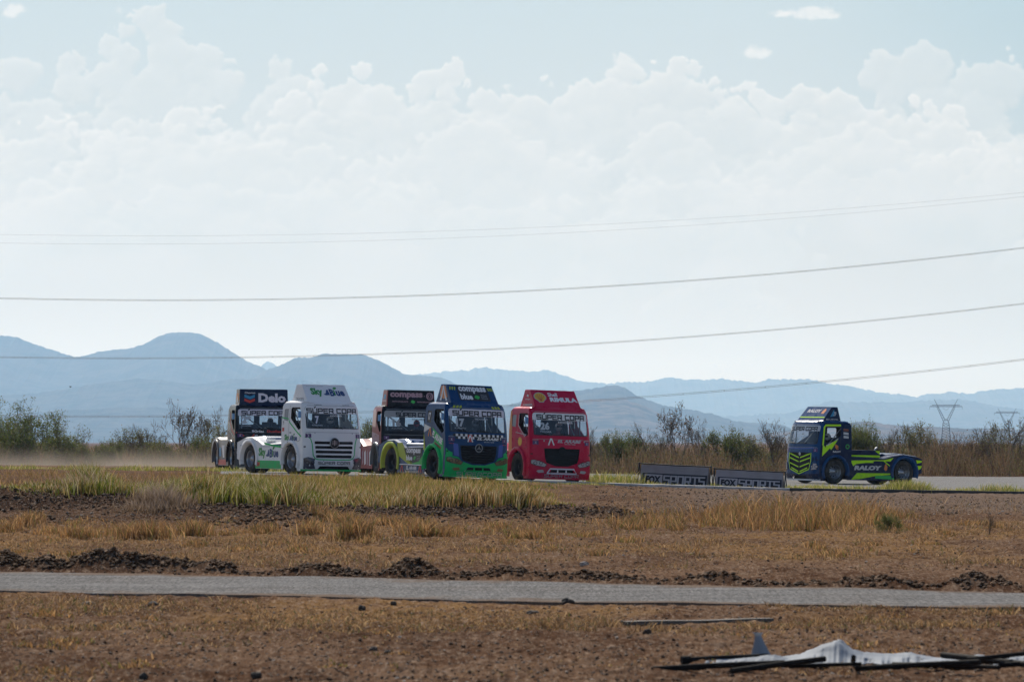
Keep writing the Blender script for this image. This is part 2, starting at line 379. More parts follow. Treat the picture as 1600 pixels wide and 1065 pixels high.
range_mesh('low_ridge', [(1080, 690), (1180, 678), (1250, 668), (1310, 660), (1350, 656), (1385, 661), (1420, 664), (1500, 667), (1600, 669), (1700, 668), (2100, 665)], 9500, 1200, 15, 1.6, (G1, (.14, .10, .07)), 'low grey brown ridge at far right behind the pylons')


# sky: a distant band of cloud, far outside the haze, giving off its own light in front of the open sky
def sky_fields():
    step = 1.45
    ua = np.arange(-160, 1762, step); va = np.arange(-90, 706, step)
    U, Vr = np.meshgrid(ua, va)
    def layer(top_pts, seed, n, r_lo, r_hi, thick):
        """a bank of heaped puffs below the line top_pts; returns height map and coverage"""
        rg = np.random.default_rng(seed)
        H = np.zeros(U.shape)
        px = [p[0] for p in top_pts]; py = [p[1] for p in top_pts]
        cx = rg.uniform(-200, 1800, n); dpt = rg.uniform(0, 1, n) ** 1.25 * thick
        r = rg.uniform(0, 1, n) ** 2.2 * (r_hi - r_lo) + r_lo
        r = r * (.55 + .75 * np.clip(dpt / thick * 2, 0, 1))
        cy = np.interp(cx, px, py) + r * .85 + dpt
        wx = 20 * fbm(U / 40, Vr / 40, 5, seed + 1, .6) + 4.5 * fbm(U / 9, Vr / 9, 4, seed + 2, .6)
        wy = 20 * fbm(U / 40 + 50, Vr / 40, 5, seed + 3, .6) + 4.5 * fbm(U / 9 + 50, Vr / 9, 4, seed + 4, .6)
        for x, y, q in zip(cx, cy, r):
            i0 = int((y - q * 1.0 - 26 - va[0]) / step); i1 = int((y + q + 26 - va[0]) / step) + 1
            j0 = int((x - q * 1.3 - 26 - ua[0]) / step); j1 = int((x + q * 1.3 + 26 - ua[0]) / step) + 1
            i0 = max(i0, 0); j0 = max(j0, 0); i1 = min(i1, len(va)); j1 = min(j1, len(ua))
            if i0 >= i1 or j0 >= j1: continue
            sl = (slice(i0, i1), slice(j0, j1))
            d2 = ((U[sl] + wx[sl] - x) / (q * 1.15)) ** 2 + ((Vr[sl] + wy[sl] - y) / q) ** 2
            h = np.sqrt(np.clip(1 - d2, 0, 1)) * q * .9 + (y - np.interp(x, px, py)) * .22
            H[sl] = np.maximum(H[sl], np.where(d2 < 1, h, 0))
        return H
    def blur(A, k):
        if k < 1: return A
        w = np.hanning(2 * k + 3)[1:-1]; w /= w.sum()
        P = np.pad(A, ((k, k), (k, k)), mode='edge')
        P = sum(wi * P[i:i + A.shape[0], :] for i, wi in enumerate(w))
        return sum(wi * P[:, i:i + A.shape[1]] for i, wi in enumerate(w))
    # open sky towards the horizon
    t = np.clip((690 - Vr) / 780, 0, 1)[..., None]
    base = np.array([.78, .745, .69]) * (1 - t) + np.array([.62, .745, .79]) * t
    veil = (1 - sst(.12, 1.0, t[..., 0]))
    glow = np.exp(-((U - 620) / 620) ** 2)
    base = base * (1 + .03 * glow[..., None] * (1 - t))
    corner = sst(1100, 1700, U) * sst(400, 0, Vr) + .5 * sst(1250, 1700, U)
    base = base * (1 - np.array([.13, .075, .055]) * corner[..., None])
    col = base.copy()
    soft = fbm(U / 190, Vr / 60, 5, 77, .5)
    RIM = np.array([1.08, 1.06, 1.03]); INN = np.array([.68, .735, .74])
    spec = [
        ([(-300, 60), (-40, 20), (0, 110), (40, 60), (90, 62), (150, 78), (180, 12), (215, 2), (250, 8), (262, 40), (300, 66), (360, 68), (430, 70), (490, 95), (560, 150), (640, 200), (760, 230), (1000, 240), (1200, 240), (1300, 130), (1330, 90), (1400, 66), (1440, 48), (1480, 60), (1500, 90), (1540, 82), (1580, 68), (1640, 60), (1900, 60)], 5, 330, 8, 56, 240, .55),
        ([(-300, 210), (0, 195), (60, 160), (140, 190), (220, 200), (300, 160), (420, 150), (462, 128), (500, 96), (530, 90), (560, 98), (580, 92), (608, 104), (625, 128), (660, 112), (700, 94), (735, 100), (765, 128), (800, 128), (850, 112), (880, 138), (915, 120), (935, 92), (965, 80), (1010, 88), (1060, 72), (1090, 80), (1110, 105), (1150, 120), (1200, 142), (1250, 132), (1310, 146), (1360, 150), (1400, 155), (1480, 150), (1520, 165), (1560, 240), (1660, 260), (1900, 260)], 6, 520, 7, 50, 170, .75),
        ([(-300, 240), (0, 300), (90, 260), (130, 205), (260, 178), (330, 205), (430, 200), (520, 240), (620, 240), (640, 205), (690, 190), (735, 205), (790, 175), (850, 240), (960, 230), (1040, 196), (1090, 200), (1130, 245), (1250, 215), (1330, 190), (1360, 190), (1440, 235), (1500, 220), (1545, 205), (1600, 196), (1900, 190)], 9, 400, 8, 54, 120, .5),
        ([(-300, 340), (0, 310), (60, 296), (140, 310), (300, 285), (460, 300), (540, 260), (640, 290), (760, 310), (900, 300), (1060, 282), (1190, 285), (1300, 260), (1400, 265), (1480, 240), (1520, 225), (1900, 240)], 12, 300, 10, 60, 90, .38)]
    for pts, seed, n, lo, hi, th, op in spec:
        op *= .98; H = layer(pts, seed, n, lo, hi, th)
        cov = blur(sst(0, 5 + 6 * np.clip(fbm(U / 30, Vr / 20, 4, seed + 40) + .3, 0, 1), H + 5 * (H > 0) * fbm(U / 12, Vr / 10, 4, seed + 41, .65)), 1)
        Hs = blur(H, 3); Hb = blur(H, 9)
        gy = np.gradient(Hs, axis=0); gx = np.gradient(Hs, axis=1)          # + = falls towards the top / left
        lit = np.clip(.5 + .13 * gy + .05 * gx, 0, 1)
        crest = np.clip((Hs - Hb) * .05 + .5, 0, 1)
        top = np.interp(U, [p[0] for p in pts], [p[1] for p in pts])
        below = np.clip((Vr - top) / (th * 1.25), 0, 1.4)
        k = np.clip(lit * 1.0 * (1 - .55 * below) + (crest - .5) * .6 + .18 * fbm(U / 60, Vr / 40, 4, seed + 20), 0, 1)
        k = np.clip(.42 * blur(k, 2) + .75 * np.exp(-Hs / 6.5) * (1 - .6 * below) + .12 * blur(k, 1), 0, 1)
        c = INN + (RIM - INN) * k[..., None]
        a = cov * op * (1 - sst(.45, 1.35, below + .18 * soft))
        a = a[..., None]
        col = col * (1 - a) + c * a
    # low smooth cloud veil and thin streaks
    a = (.35 * sst(240, 330, Vr) * (1 - sst(380, 480, Vr)) * sst(-.15, .5, soft))[..., None]
    col = col * (1 - a) + np.array([.84, .85, .85]) * a
    for (px, py, rx, ry, seed) in ((1268, 20, 52, 13, 31), (1184, 82, 22, 16, 37), (1225, 20, 26, 7, 38), (20, 15, 20, 14, 39)):
        r2 = ((U - px) / rx) ** 2 + ((Vr - py) / ry) ** 2
        v = 1.15 - r2 + 1.1 * fbm(U / 16, Vr / 12, 5, seed, .55)
        a = (.55 * sst(0.1, 1.1, v))[..., None]; col = col * (1 - a) + RIM * .97 * a
    return ua, va, col
def build_sky():
    ua, va, col = sky_fields()
    RAD = 62000.0
    # dense part in view, with a coarse skirt that melts into the open sky on both sides and above
    ue = np.concatenate([np.linspace(-5200, -400, 14), ua, np.linspace(2000, 6800, 14)])
    ve = np.concatenate([np.linspace(-900, -150, 8), va, [720, 800]])
    ii = np.clip(np.searchsorted(va, ve), 0, len(va) - 1); jj = np.clip(np.searchsorted(ua, ue), 0, len(ua) - 1)
    C = col[np.ix_(ii, jj)]
    U, Vr = np.meshgrid(ue, ve)
    A = (1 - sst(1000, 5200, np.abs(U - 800))) * (1 - sst(120, 900, -Vr))
    az = np.arctan((U - 800) / F * 1.0); el = np.arctan((690 - Vr) / F * np.cos(az))
    V = np.stack([np.sin(az) * np.cos(el), np.cos(az) * np.cos(el), np.sin(el)], -1).reshape(-1, 3) * RAD + np.array([0, 0, CH])
    n, m = U.shape; i = np.arange((n - 1) * m).reshape(n - 1, m)[:, :-1].ravel()
    Fc = np.stack([i, i + 1, i + m + 1, i + m], 1)
    RGBA = np.concatenate([C, A[..., None]], -1).reshape(-1, 4)
    mt = bpy.data.materials.new('cloudy_sky'); mt.use_nodes = True; nt = mt.node_tree; nt.nodes.clear()
    out = nd(nt, 'ShaderNodeOutputMaterial'); a = nd(nt, 'ShaderNodeAttribute', attribute_name='tone')
    e = nd(nt, 'ShaderNodeEmission'); e.inputs[1].default_value = SKYGAIN; nt.links.new(a.outputs['Color'], e.inputs[0])
    tr = nd(nt, 'ShaderNodeBsdfTransparent'); mx = nd(nt, 'ShaderNodeMixShader')
    nt.links.new(a.outputs['Alpha'], mx.inputs[0]); nt.links.new(tr.outputs[0], mx.inputs[1]); nt.links.new(e.outputs[0], mx.inputs[2])
    nt.links.new(mx.outputs[0], out.inputs[0]); mt.cycles.emission_sampling = 'NONE'
    o = np_mesh('sky', V, Fc, [mt], smooth_=True, attrs={'tone': ('POINT', RGBA)})
    tag(o, 'pale hazy sky with heaped white clouds', kind='structure')
SKYGAIN = 0.84
build_sky()

# haze: one closed box of even, pale air round the camera and everything in it
def build_haze():
    x0, x1, y0, y1, z0, z1 = -9600, 9600, -400, 30500, -12.0, 560
    V = [(x, y, z) for z in (z0, z1) for y in (y0, y1) for x in (x0, x1)]
    Fc = [(0, 2, 3, 1), (4, 5, 7, 6), (0, 1, 5, 4), (2, 6, 7, 3), (0, 4, 6, 2), (1, 3, 7, 5)]
    m = bpy.data.materials.new('haze_air'); m.use_nodes = True; nt = m.node_tree; nt.nodes.clear()
    out = nd(nt, 'ShaderNodeOutputMaterial'); v = nd(nt, 'ShaderNodeVolumePrincipled')
    v.inputs['Color'].default_value = (.37, .622, 1.0, 1); v.inputs['Absorption Color'].default_value = (1, 1, 1, 1); v.inputs['Density'].default_value = HAZE; v.inputs['Anisotropy'].default_value = 0.40
    nt.links.new(v.outputs[0], out.inputs['Volume'])
    o = np_mesh('haze', V, Fc, [m]); tag(o, 'pale bluish haze filling the air over the plain', 'haze', kind='stuff')
    o.display_type = 'BOUNDS'
HAZE = 4.9e-5
build_haze()

# ------------------------------------------------------------------ mesh builder
class MB:
    def __init__(s): s.v = []; s.f = []; s.m = []; s.sm = []
    def add(s, vs, fs, m=0, sm=False):
        o = len(s.v); s.v += [tuple(v) for v in vs]
        for f in fs: s.f.append(tuple(i + o for i in f)); s.m.append(m); s.sm.append(sm)
    def box(s, a, b, m=0):
        x0, y0, z0 = a; x1, y1, z1 = b
        s.add([(x, y, z) for z in (z0, z1) for y in (y0, y1) for x in (x0, x1)],
              [(0, 2, 3, 1), (4, 5, 7, 6), (0, 1, 5, 4), (2, 6, 7, 3), (0, 4, 6, 2), (1, 3, 7, 5)], m)
    def tube(s, pts, r, n=6, m=0, sm=True, cap=True):
        pts = [Vector(p) for p in pts]; rs = r if isinstance(r, (list, tuple)) else [r] * len(pts); vs = []
        for k, p in enumerate(pts):
            d = (pts[min(k + 1, len(pts) - 1)] - pts[max(k - 1, 0)]).normalized()
            a = d.cross(Vector((0, 0, 1)) if abs(d.z) < .9 else Vector((1, 0, 0))).normalized(); b = d.cross(a)
            vs += [p + (a * math.cos(t * 2 * math.pi / n) + b * math.sin(t * 2 * math.pi / n)) * rs[k] for t in range(n)]
        fs = [(k * n + t, k * n + (t + 1) % n, (k + 1) * n + (t + 1) % n, (k + 1) * n + t) for k in range(len(pts) - 1) for t in range(n)]
        s.add(vs, fs, m, sm)
        if cap: s.add(vs[:n], [tuple(range(n))[::-1]], m); s.add(vs[-n:], [tuple(range(n))], m)
    def lathe(s, prof, n=32, m=0, c=(0, 0, 0), axis='y', sm=True):
        """prof: (radius, offset along axis)"""
        vs = []
        for r, h in prof:
            for k in range(n):
                t = 2 * math.pi * k / n
                if axis == 'y': vs.append((c[0] + r * math.cos(t), c[1] + h, c[2] + r * math.sin(t)))
                elif axis == 'x': vs.append((c[0] + h, c[1] + r * math.cos(t), c[2] + r * math.sin(t)))
                else: vs.append((c[0] + r * math.cos(t), c[1] + r * math.sin(t), c[2] + h))
        fs = [(i * n + k, i * n + (k + 1) % n, (i + 1) * n + (k + 1) % n, (i + 1) * n + k) for i in range(len(prof) - 1) for k in range(n)]
        s.add(vs, fs, m, sm)
    def mesh(s, name, mats):
        me = bpy.data.meshes.new(name); me.from_pydata(s.v, [], s.f)
        for mt in mats: me.materials.append(mt)
        me.polygons.foreach_set('material_index', s.m); me.polygons.foreach_set('use_smooth', s.sm); me.update(); return me
    def build(s, name, mats, parent=None):
        return link_mesh(name, s.mesh(name, mats if isinstance(mats, (list, tuple)) else [mats]), parent)

def inside(p, poly):
    x, y = p; c = False; n = len(poly); j = n - 1
    for i in range(n):
        xi, yi = poly[i]; xj, yj = poly[j]
        if (yi > y) != (yj > y) and x < (xj - xi) * (y - yi) / (yj - yi) + xi: c = not c
        j = i
    return c
def densify(poly, d):
    out = []
    for i in range(len(poly)):
        a = Vector(poly[i]); b = Vector(poly[(i + 1) % len(poly)]); n = max(1, int((b - a).length / d))
        out += [tuple(a + (b - a) * k / n) for k in range(n)]
    return out
def panel(mb, outline, holes, mp, m=0, grid=.12, sm=True):
    """fill an outline with holes (2D) and lay it on a curved surface through mp(u, v)"""
    loops = [densify(outline, grid)] + [densify(h, grid) for h in holes]
    vs = []; es = []
    for lp in loops:
        o = len(vs); vs += lp; es += [(o + i, o + (i + 1) % len(lp)) for i in range(len(lp))]
    xs = [p[0] for p in outline]; ys = [p[1] for p in outline]
    x = min(xs) + grid * .63
    while x < max(xs):
        y = min(ys) + grid * .57
        while y < max(ys):
            if inside((x, y), loops[0]) and not any(inside((x, y), h) for h in loops[1:]): vs.append((x, y))
            y += grid
        x += grid
    r = delaunay_2d_cdt([Vector(v) for v in vs], es, [], 0, 1e-5)
    v2 = r[0]; fs = []
    for f in r[2]:
        c = ((v2[f[0]].x + v2[f[1]].x + v2[f[2]].x) / 3, (v2[f[0]].y + v2[f[1]].y + v2[f[2]].y) / 3)
        if inside(c, loops[0]) and not any(inside(c, h) for h in loops[1:]): fs.append(tuple(f))
    mb.add([mp(v.x, v.y) for v in v2], fs, m, sm)

# ------------------------------------------------------------------ lettering
_txt = {}
def text2d(s, bold=.02, shear=0.):
    k = (s, bold, shear)
    if k not in _txt:
        cu = bpy.data.curves.new('t', 'FONT'); cu.body = s; cu.offset = bold; cu.shear = shear; cu.resolution_u = 2; cu.fill_mode = 'FRONT'
        o = bpy.data.objects.new('t', cu); me = o.to_mesh()
        vs = [(v.co.x, v.co.y) for v in me.vertices]; fs = [tuple(p.vertices) for p in me.polygons]
        o.to_mesh_clear(); bpy.data.objects.remove(o); bpy.data.curves.remove(cu)
        _txt[k] = (vs, fs)
    return _txt[k]
def text(mb, s, mp, cx, cy, w, h, m, bold=.02, shear=0., rot=0):
    vs, fs = text2d(s, bold, shear)
    xs = [v[0] for v in vs]; ys = [v[1] for v in vs]
    x0, x1, y0, y1 = min(xs), max(xs), min(ys), max(ys); c, sn = math.cos(rot), math.sin(rot)
    out = []
    for x, y in vs:
        a = ((x - x0) / (x1 - x0) - .5) * w; b = ((y - y0) / (y1 - y0) - .5) * h
        out.append(mp(cx + a * c - b * sn, cy + a * sn + b * c))
    mb.add(out, fs, m)
# wide squared racing lettering, drawn as strokes on a 4 x 4 cell
SQ = {'S': [[(4, 4), (0, 4), (0, 2.1), (4, 2.1), (4, 0), (0, 0)]], 'U': [[(0, 4), (0, 0), (4, 0), (4, 4)], ], 'P': [[(0, 0), (0, 4), (4, 4), (4, 1.6), (.8, 1.6)]],
      'E': [[(4, 4), (0, 4), (0, 0), (4, 0)], [(0, 2.1), (3.6, 2.1)]], 'R': [[(0, 0), (0, 4), (4, 4), (4, 1.7), (.8, 1.7)], [(2.2, 1.7), (4.1, 0)]], 'C': [[(4, 4), (0, 4), (0, 0), (4, 0)]],
      'O': [[(0, 0), (0, 4), (4, 4), (4, 0), (0, 0), (0, .1)]], 'A': [[(0, 0), (0, 4), (4, 4), (4, 0)], [(.6, 1.7), (4, 1.7)]], 'T': [[(0, 4), (4.4, 4)], [(2.2, 4), (2.2, 0)]],
      'Ú': [[(0, 4), (0, 0), (4, 0), (4, 4)], [(1.8, 4.9), (2.8, 5.9)]], 'L': [[(0, 4), (0, 0), (4, 0)]], 'B': [[(0, 0), (0, 4), (3.7, 4), (3.7, 2.1), (4, 2), (4, 0), (0, 0), (0, .1)], [(0, 2.05), (3.7, 2.05)]],
      'F': [[(4, 4), (0, 4), (0, 0)], [(0, 2), (3.4, 2)]], 'X': [[(0, 0), (4, 4)], [(0, 4), (4, 0)]]}
def sqtext(mb, s, mp, cx, cy, w, h, m, t=.9, shear=0.):
    adv = 5.6; n = sum(adv if c != ' ' else 2.6 for c in s) - (adv - 4); k = w / n; kh = h / 4
    x = 0
    for ch in s:
        if ch == ' ': x += 2.6; continue
        for st in SQ[ch]:
            for a, b in zip(st[:-1], st[1:]):
                ax, ay = (x + a[0]) * k - w / 2, a[1] * kh - h / 2; bx, by = (x + b[0]) * k - w / 2, b[1] * kh - h / 2
                d = Vector((bx - ax, by - ay)); L = d.length
                if L < 1e-6: continue
                d /= L; tt = t * min(kh, k * 1.6) / 2; nx, ny = -d.y * tt, d.x * tt; ex, ey = d.x * tt * .9, d.y * tt * .9
                q = [(ax - ex + nx, ay - ey + ny), (ax - ex - nx, ay - ey - ny), (bx + ex - nx, by + ey - ny), (bx + ex + nx, by + ey + ny)]
                mb.add([mp(cx + p[0] + shear * p[1], cy + p[1]) for p in q], [(0, 1, 2, 3)], m)
        x += adv
def poly(mb, pts, mp, m, grid=.15): panel(mb, pts, [], mp, m, grid)
def stroke(mb, pts, mp, wd, m):
    pts = [Vector(p) for p in pts]; P = []
    for i in range(len(pts)):
        d = (pts[min(i + 1, len(pts) - 1)] - pts[max(i - 1, 0)]).normalized(); n = Vector((-d.y, d.x)) * wd / 2
        P.append((pts[i] + n, pts[i] - n))
    for i in range(len(pts) - 1):
        n = max(1, int((pts[i + 1] - pts[i]).length / .12))
        for k in range(n):
            a, b = k / n, (k + 1) / n
            q = [P[i][0].lerp(P[i + 1][0], a), P[i][1].lerp(P[i + 1][1], a), P[i][1].lerp(P[i + 1][1], b), P[i][0].lerp(P[i + 1][0], b)]
            mb.add([mp(v.x, v.y) for v in q], [(0, 1, 2, 3)], m)
def disc(mb, cx, cy, rx, ry, mp, m, n=20): mb.add([mp(cx + rx * math.cos(t * 2 * math.pi / n), cy + ry * math.sin(t * 2 * math.pi / n)) for t in range(n)], [tuple(range(n))], m)
def leaf(mb, cx, cy, w, h, mp, m, rot=.5):
    pts = []
    for k in range(10):
        t = k / 9; pts.append(((t - .5) * w, .5 * h * math.sin(math.pi * t)))
    for k in range(1, 9):
        t = 1 - k / 9; pts.append(((t - .5) * w, -.5 * h * math.sin(math.pi * t)))
    c, s_ = math.cos(rot), math.sin(rot)
    mb.add([mp(cx + x * c - y * s_, cy + x * s_ + y * c) for x, y in pts], [tuple(range(len(pts)))], m)

# ------------------------------------------------------------------ racing truck
PW = mat('white_paint', (.88, .87, .87), .28, coat=.04, spec=.15, vary=(2.2, .03))
PBK = mat('black_paint', (.006, .007, .012), .25, coat=.04, spec=.15, vary=(2.2, .03))
PNAVY = mat('navy_paint', (.006, .055, .175), .24, coat=.04, spec=.15, vary=(2.2, .03))
PDKNAVY = mat('dark_navy_paint', (.004, .016, .060), .24, coat=.04, spec=.15, vary=(2.2, .03))
PBLUE = mat('bright_blue_film', (.02, .07, .42), .35, coat=.3)
PGREEN = mat('vivid_green_paint', (.01, .52, .13), .3, coat=.02, spec=.15, vary=(2.5, .02))
PNEON = mat('neon_yellow_green_paint', (.56, .95, .02), .35, coat=.02, spec=.15, vary=(2.5, .02))
PYEL = mat('yellow_green_paint', (.48, .56, .06), .35, coat=.02, spec=.15, vary=(2.5, .02))
PRED = mat('crimson_paint', (.60, .004, .055), .26, coat=.04, spec=.15, vary=(2.2, .03))
PDRED = mat('dark_red_film', (.25, .01, .02), .4)
PWINE = mat('wine_red_paint', (.30, .02, .05), .3, coat=.4)
PGREY = mat('grey_paint', (.075, .08, .095), .4, coat=.1, vary=(2.2, .10))
PORG = mat('orange_film', (.75, .22, .03), .4)
PYLW = mat('yellow_film', (.85, .50, .04), .4)
LW = mat('white_film', (.88, .87, .88), .45); LLAV = mat('pale_banner_film', (.74, .72, .82), .45)
LPINK = mat('pale_pink_film', (.42, .26, .31), .45)
LBK = mat('black_film', (.012, .012, .016), .45); LGR = mat('grey_film', (.30, .31, .33), .45); LSIL = mat('silver_film', (.50, .51, .54), .35, metal=.3)
LGREEN = mat('green_film', (.03, .30, .05), .45); LLEAF = mat('leaf_green_film', (.04, .50, .08), .45); LNAVY = mat('navy_film', (.02, .06, .20), .45)
LRED = mat('red_film', (.62, .04, .03), .45); LCYAN = mat('cyan_film', (.02, .26, .50), .45); LPUR = mat('purple_film', (.09, .03, .14), .45); LBRN = mat('red_brown_film', (.22, .06, .03), .5)
RUB = mat('tyre_rubber', (.022, .021, .021), .85, vary=(5, .25), spec=.3); DARK = mat('grille_black_plastic', (.008, .008, .010), .6, spec=.3)
CHR = mat('polished_alloy', (.42, .42, .44), .32, metal=1.0); STEEL = mat('dull_steel', (.22, .21, .2), .45, metal=.8)
DRED = mat('roll_bar_grey', (.35, .36, .38), .4); INT = mat('cab_lining_black', (.012, .012, .014), .8)
LAMPD = mat('lamp_cover_dark', (.07, .065, .09), .25, coat=.8); LAMPG = mat('lamp_cover_gold', (.16, .11, .03), .25, coat=.8); LAMPC = mat('lamp_cover_pale', (.42, .40, .44), .2, coat=.8)
MIRB = mat('mirror_blue_film', (.10, .32, .62), .2, coat=.5)
def glass_mat():
    m = bpy.data.materials.new('tinted_glass'); m.use_nodes = True; nt = m.node_tree; nt.nodes.clear()
    out = nd(nt, 'ShaderNodeOutputMaterial'); t = nd(nt, 'ShaderNodeBsdfTransparent'); t.inputs[0].default_value = (.66, .71, .76, 1)
    g = nd(nt, 'ShaderNodeBsdfGlossy'); g.inputs['Roughness'].default_value = .06; g.inputs[0].default_value = (.8, .85, .9, 1)
    fr = nd(nt, 'ShaderNodeFresnel'); fr.inputs[0].default_value = 1.5
    mx = nd(nt, 'ShaderNodeMixShader'); nt.links.new(mth(nt, 'ADD', fr.outputs[0], .03), mx.inputs[0])
    nt.links.new(t.outputs[0], mx.inputs[1]); nt.links.new(g.outputs[0], mx.inputs[2]); nt.links.new(mx.outputs[0], out.inputs[0]); return m
GLASS = glass_mat()
ALL = [PW, PBK, PNAVY, PDKNAVY, PBLUE, PGREEN, PNEON, PYEL, PRED, PDRED, PWINE, PGREY, PORG, PYLW, LW, LLAV, LPINK, LBK, LGR, LSIL, LGREEN, LLEAF, LNAVY, LRED, LCYAN, LPUR, LBRN, RUB, DARK, CHR, STEEL, DRED, INT, LAMPD, LAMPG, LAMPC, MIRB, GLASS]
IDX = {m.name: i for i, m in enumerate(ALL)}
def M(m): return IDX[m.name]
def finish(mb, name, parent):
    """keep only the materials used"""
    used = sorted(set(mb.m)); mp = {u: i for i, u in enumerate(used)}; mb.m = [mp[i] for i in mb.m]
    return mb.build(name, [ALL[u] for u in used], parent)

W0 = 1.20; SCY = W0 / 1.22
def HW(z): return float(np.interp(z, [0, 1.6, 1.9, 2.45, 2.6], [1.22, 1.22, 1.21, 1.175, 1.13]))
def hw(z): return HW(z) * SCY
def fx(z): return float(np.interp(z, [.1, .35, .9, 1.35, 1.62, 2.0, 2.47, 2.58], [-.07, .0, .0, -.03, -.06, -.13, -.24, -.31]))
CRN = .19
def fmap(off=0.):
    def f(y, z):
        w = HW(z); t = min(1., abs(y) / w)
        return (fx(z) - .05 * t * t - (CRN - .05) * t ** 9 + off * (1 - .6 * t ** 6), y * SCY * (1 + off / w * t ** 6), z)
    return f
def smap(side, off=0.):                      # u runs towards the nose on the right side, towards the tail on the left
    def f(x, z): return (x, side * (hw(z) + off), z)
    return f
def lmap(side, off=.006, zf=None):           # for lettering: u increases to the viewer's right
    if side < 0: return lambda u, z: (u, -(hw(z) + off), z)
    return lambda u, z: (-u, hw(z) + off, z)
CB = -1.84                                   # back of the cab
WL = [(-.40, 1.66), (-.44, 2.36), (-.52, 2.42), (-1.20, 2.42), (-1.20, 1.98), (-.62, 1.66)]  # side window outline (overridden per truck)
def arc(cx, cz, r, a0, a1, n=14): return [(cx + r * math.cos(R(a0 + (a1 - a0) * k / n)), cz + r * math.sin(R(a0 + (a1 - a0) * k / n))) for k in range(n + 1)]
def rrect(x0, y0, x1, y1, r):
    return arc(x1 - r, y0 + r, r, -90, 0, 4) + arc(x1 - r, y1 - r, r, 0, 90, 4) + arc(x0 + r, y1 - r, r, 90, 180, 4) + arc(x0 + r, y0 + r, r, 180, 270, 4)
def make_wheel_meshes():
    t = MB(); w = .15; r = .52
    t.lathe([(.30, -w), (.34, -w - .012), (.42, -w - .02), (.485, -w - .005), (r - .008, -w + .03), (r, -w + .05), (r, -.052), (r - .012, -.05), (r - .012, -.04), (r, -.038), (r, .038), (r - .012, .04), (r - .012, .05), (r, .052), (r, w - .05), (r - .008, w - .03), (.485, w + .005), (.42, w + .02), (.34, w + .012), (.30, w)], 40)
    tyre = t.mesh('tyre', [RUB])
    d = MB()                                # disc with hand holes and hub, outer face towards +y
    n = 10
    d.lathe([(.0, .10), (.075, .10), (.085, .06), (.11, .055), (.13, .03)], 24)
    d.lathe([(.13, .03), (.145, .02), (.17, .0)], 24)
    for k in range(n):                      # ring of webs between oval holes
        a = 2 * math.pi * k / n
        for da0, da1 in ((.16, .47),):
            q = []
            for t_ in (a + da0, a + da1):
                for rr, yy in ((.17, .0), (.245, -.035)): q.append((rr * math.cos(t_), yy, rr * math.sin(t_)))
            d.add(q, [(0, 1, 3, 2)], 0)
        d.lathe([(.011, .045), (.011, .075), (0, .076)], 6, 0, (.105 * math.cos(a), 0, .105 * math.sin(a)))
    disc_ = d.mesh('wheel', [CHR])
    rr = MB(); rr.lathe([(.245, -.035), (.262, -.03), (.275, .02), (.285, .10), (.300, .135), (.312, .135), (.312, .120)], 36)
    rr.lathe([(.26, -.03), (.26, -.14)], 30)
    rim = rr.mesh('rim', [CHR])
    rd = MB(); rd.lathe([(.245, -.035), (.262, -.03), (.275, .02), (.285, .10), (.300, .135), (.312, .135), (.312, .120)], 36); rd.lathe([(.26, -.03), (.26, -.14)], 30)
    hb = MB(); hb.lathe([(0, -.02), (.09, -.02), (.10, -.06), (.25, -.07)], 24)
    return tyre, disc_, rim
TYRE, DISC, RIM_ = make_wheel_meshes()
DARKDISC = DISC.copy(); DARKDISC.materials[0] = DARK; DARKRIM = RIM_.copy(); DARKRIM.materials[0] = mat('black_wheel_paint', (.02, .02, .022), .35, coat=.3)
def add_wheel(root, x, side, y, dark=False, rear=False):
    w = link_mesh('wheel', DARKDISC if dark else DISC, root, (x, side * (y - .15 + (0 if not rear else -.02)), .52))
    w.rotation_euler = (0, random.uniform(0, 2), 0 if side > 0 else math.pi)
    for nm, me in (('tyre', TYRE), ('rim', DARKRIM if dark else RIM_)):
        link_mesh(nm, me, w)
    if rear:
        link_mesh('inner_tyre', TYRE, w, (0, -.34, 0))
    b = MB(); b.lathe([(.0, -.10), (.24, -.10), (.24, -.16), (.0, -.16)], 20); b.build('brake_drum', INT, w)

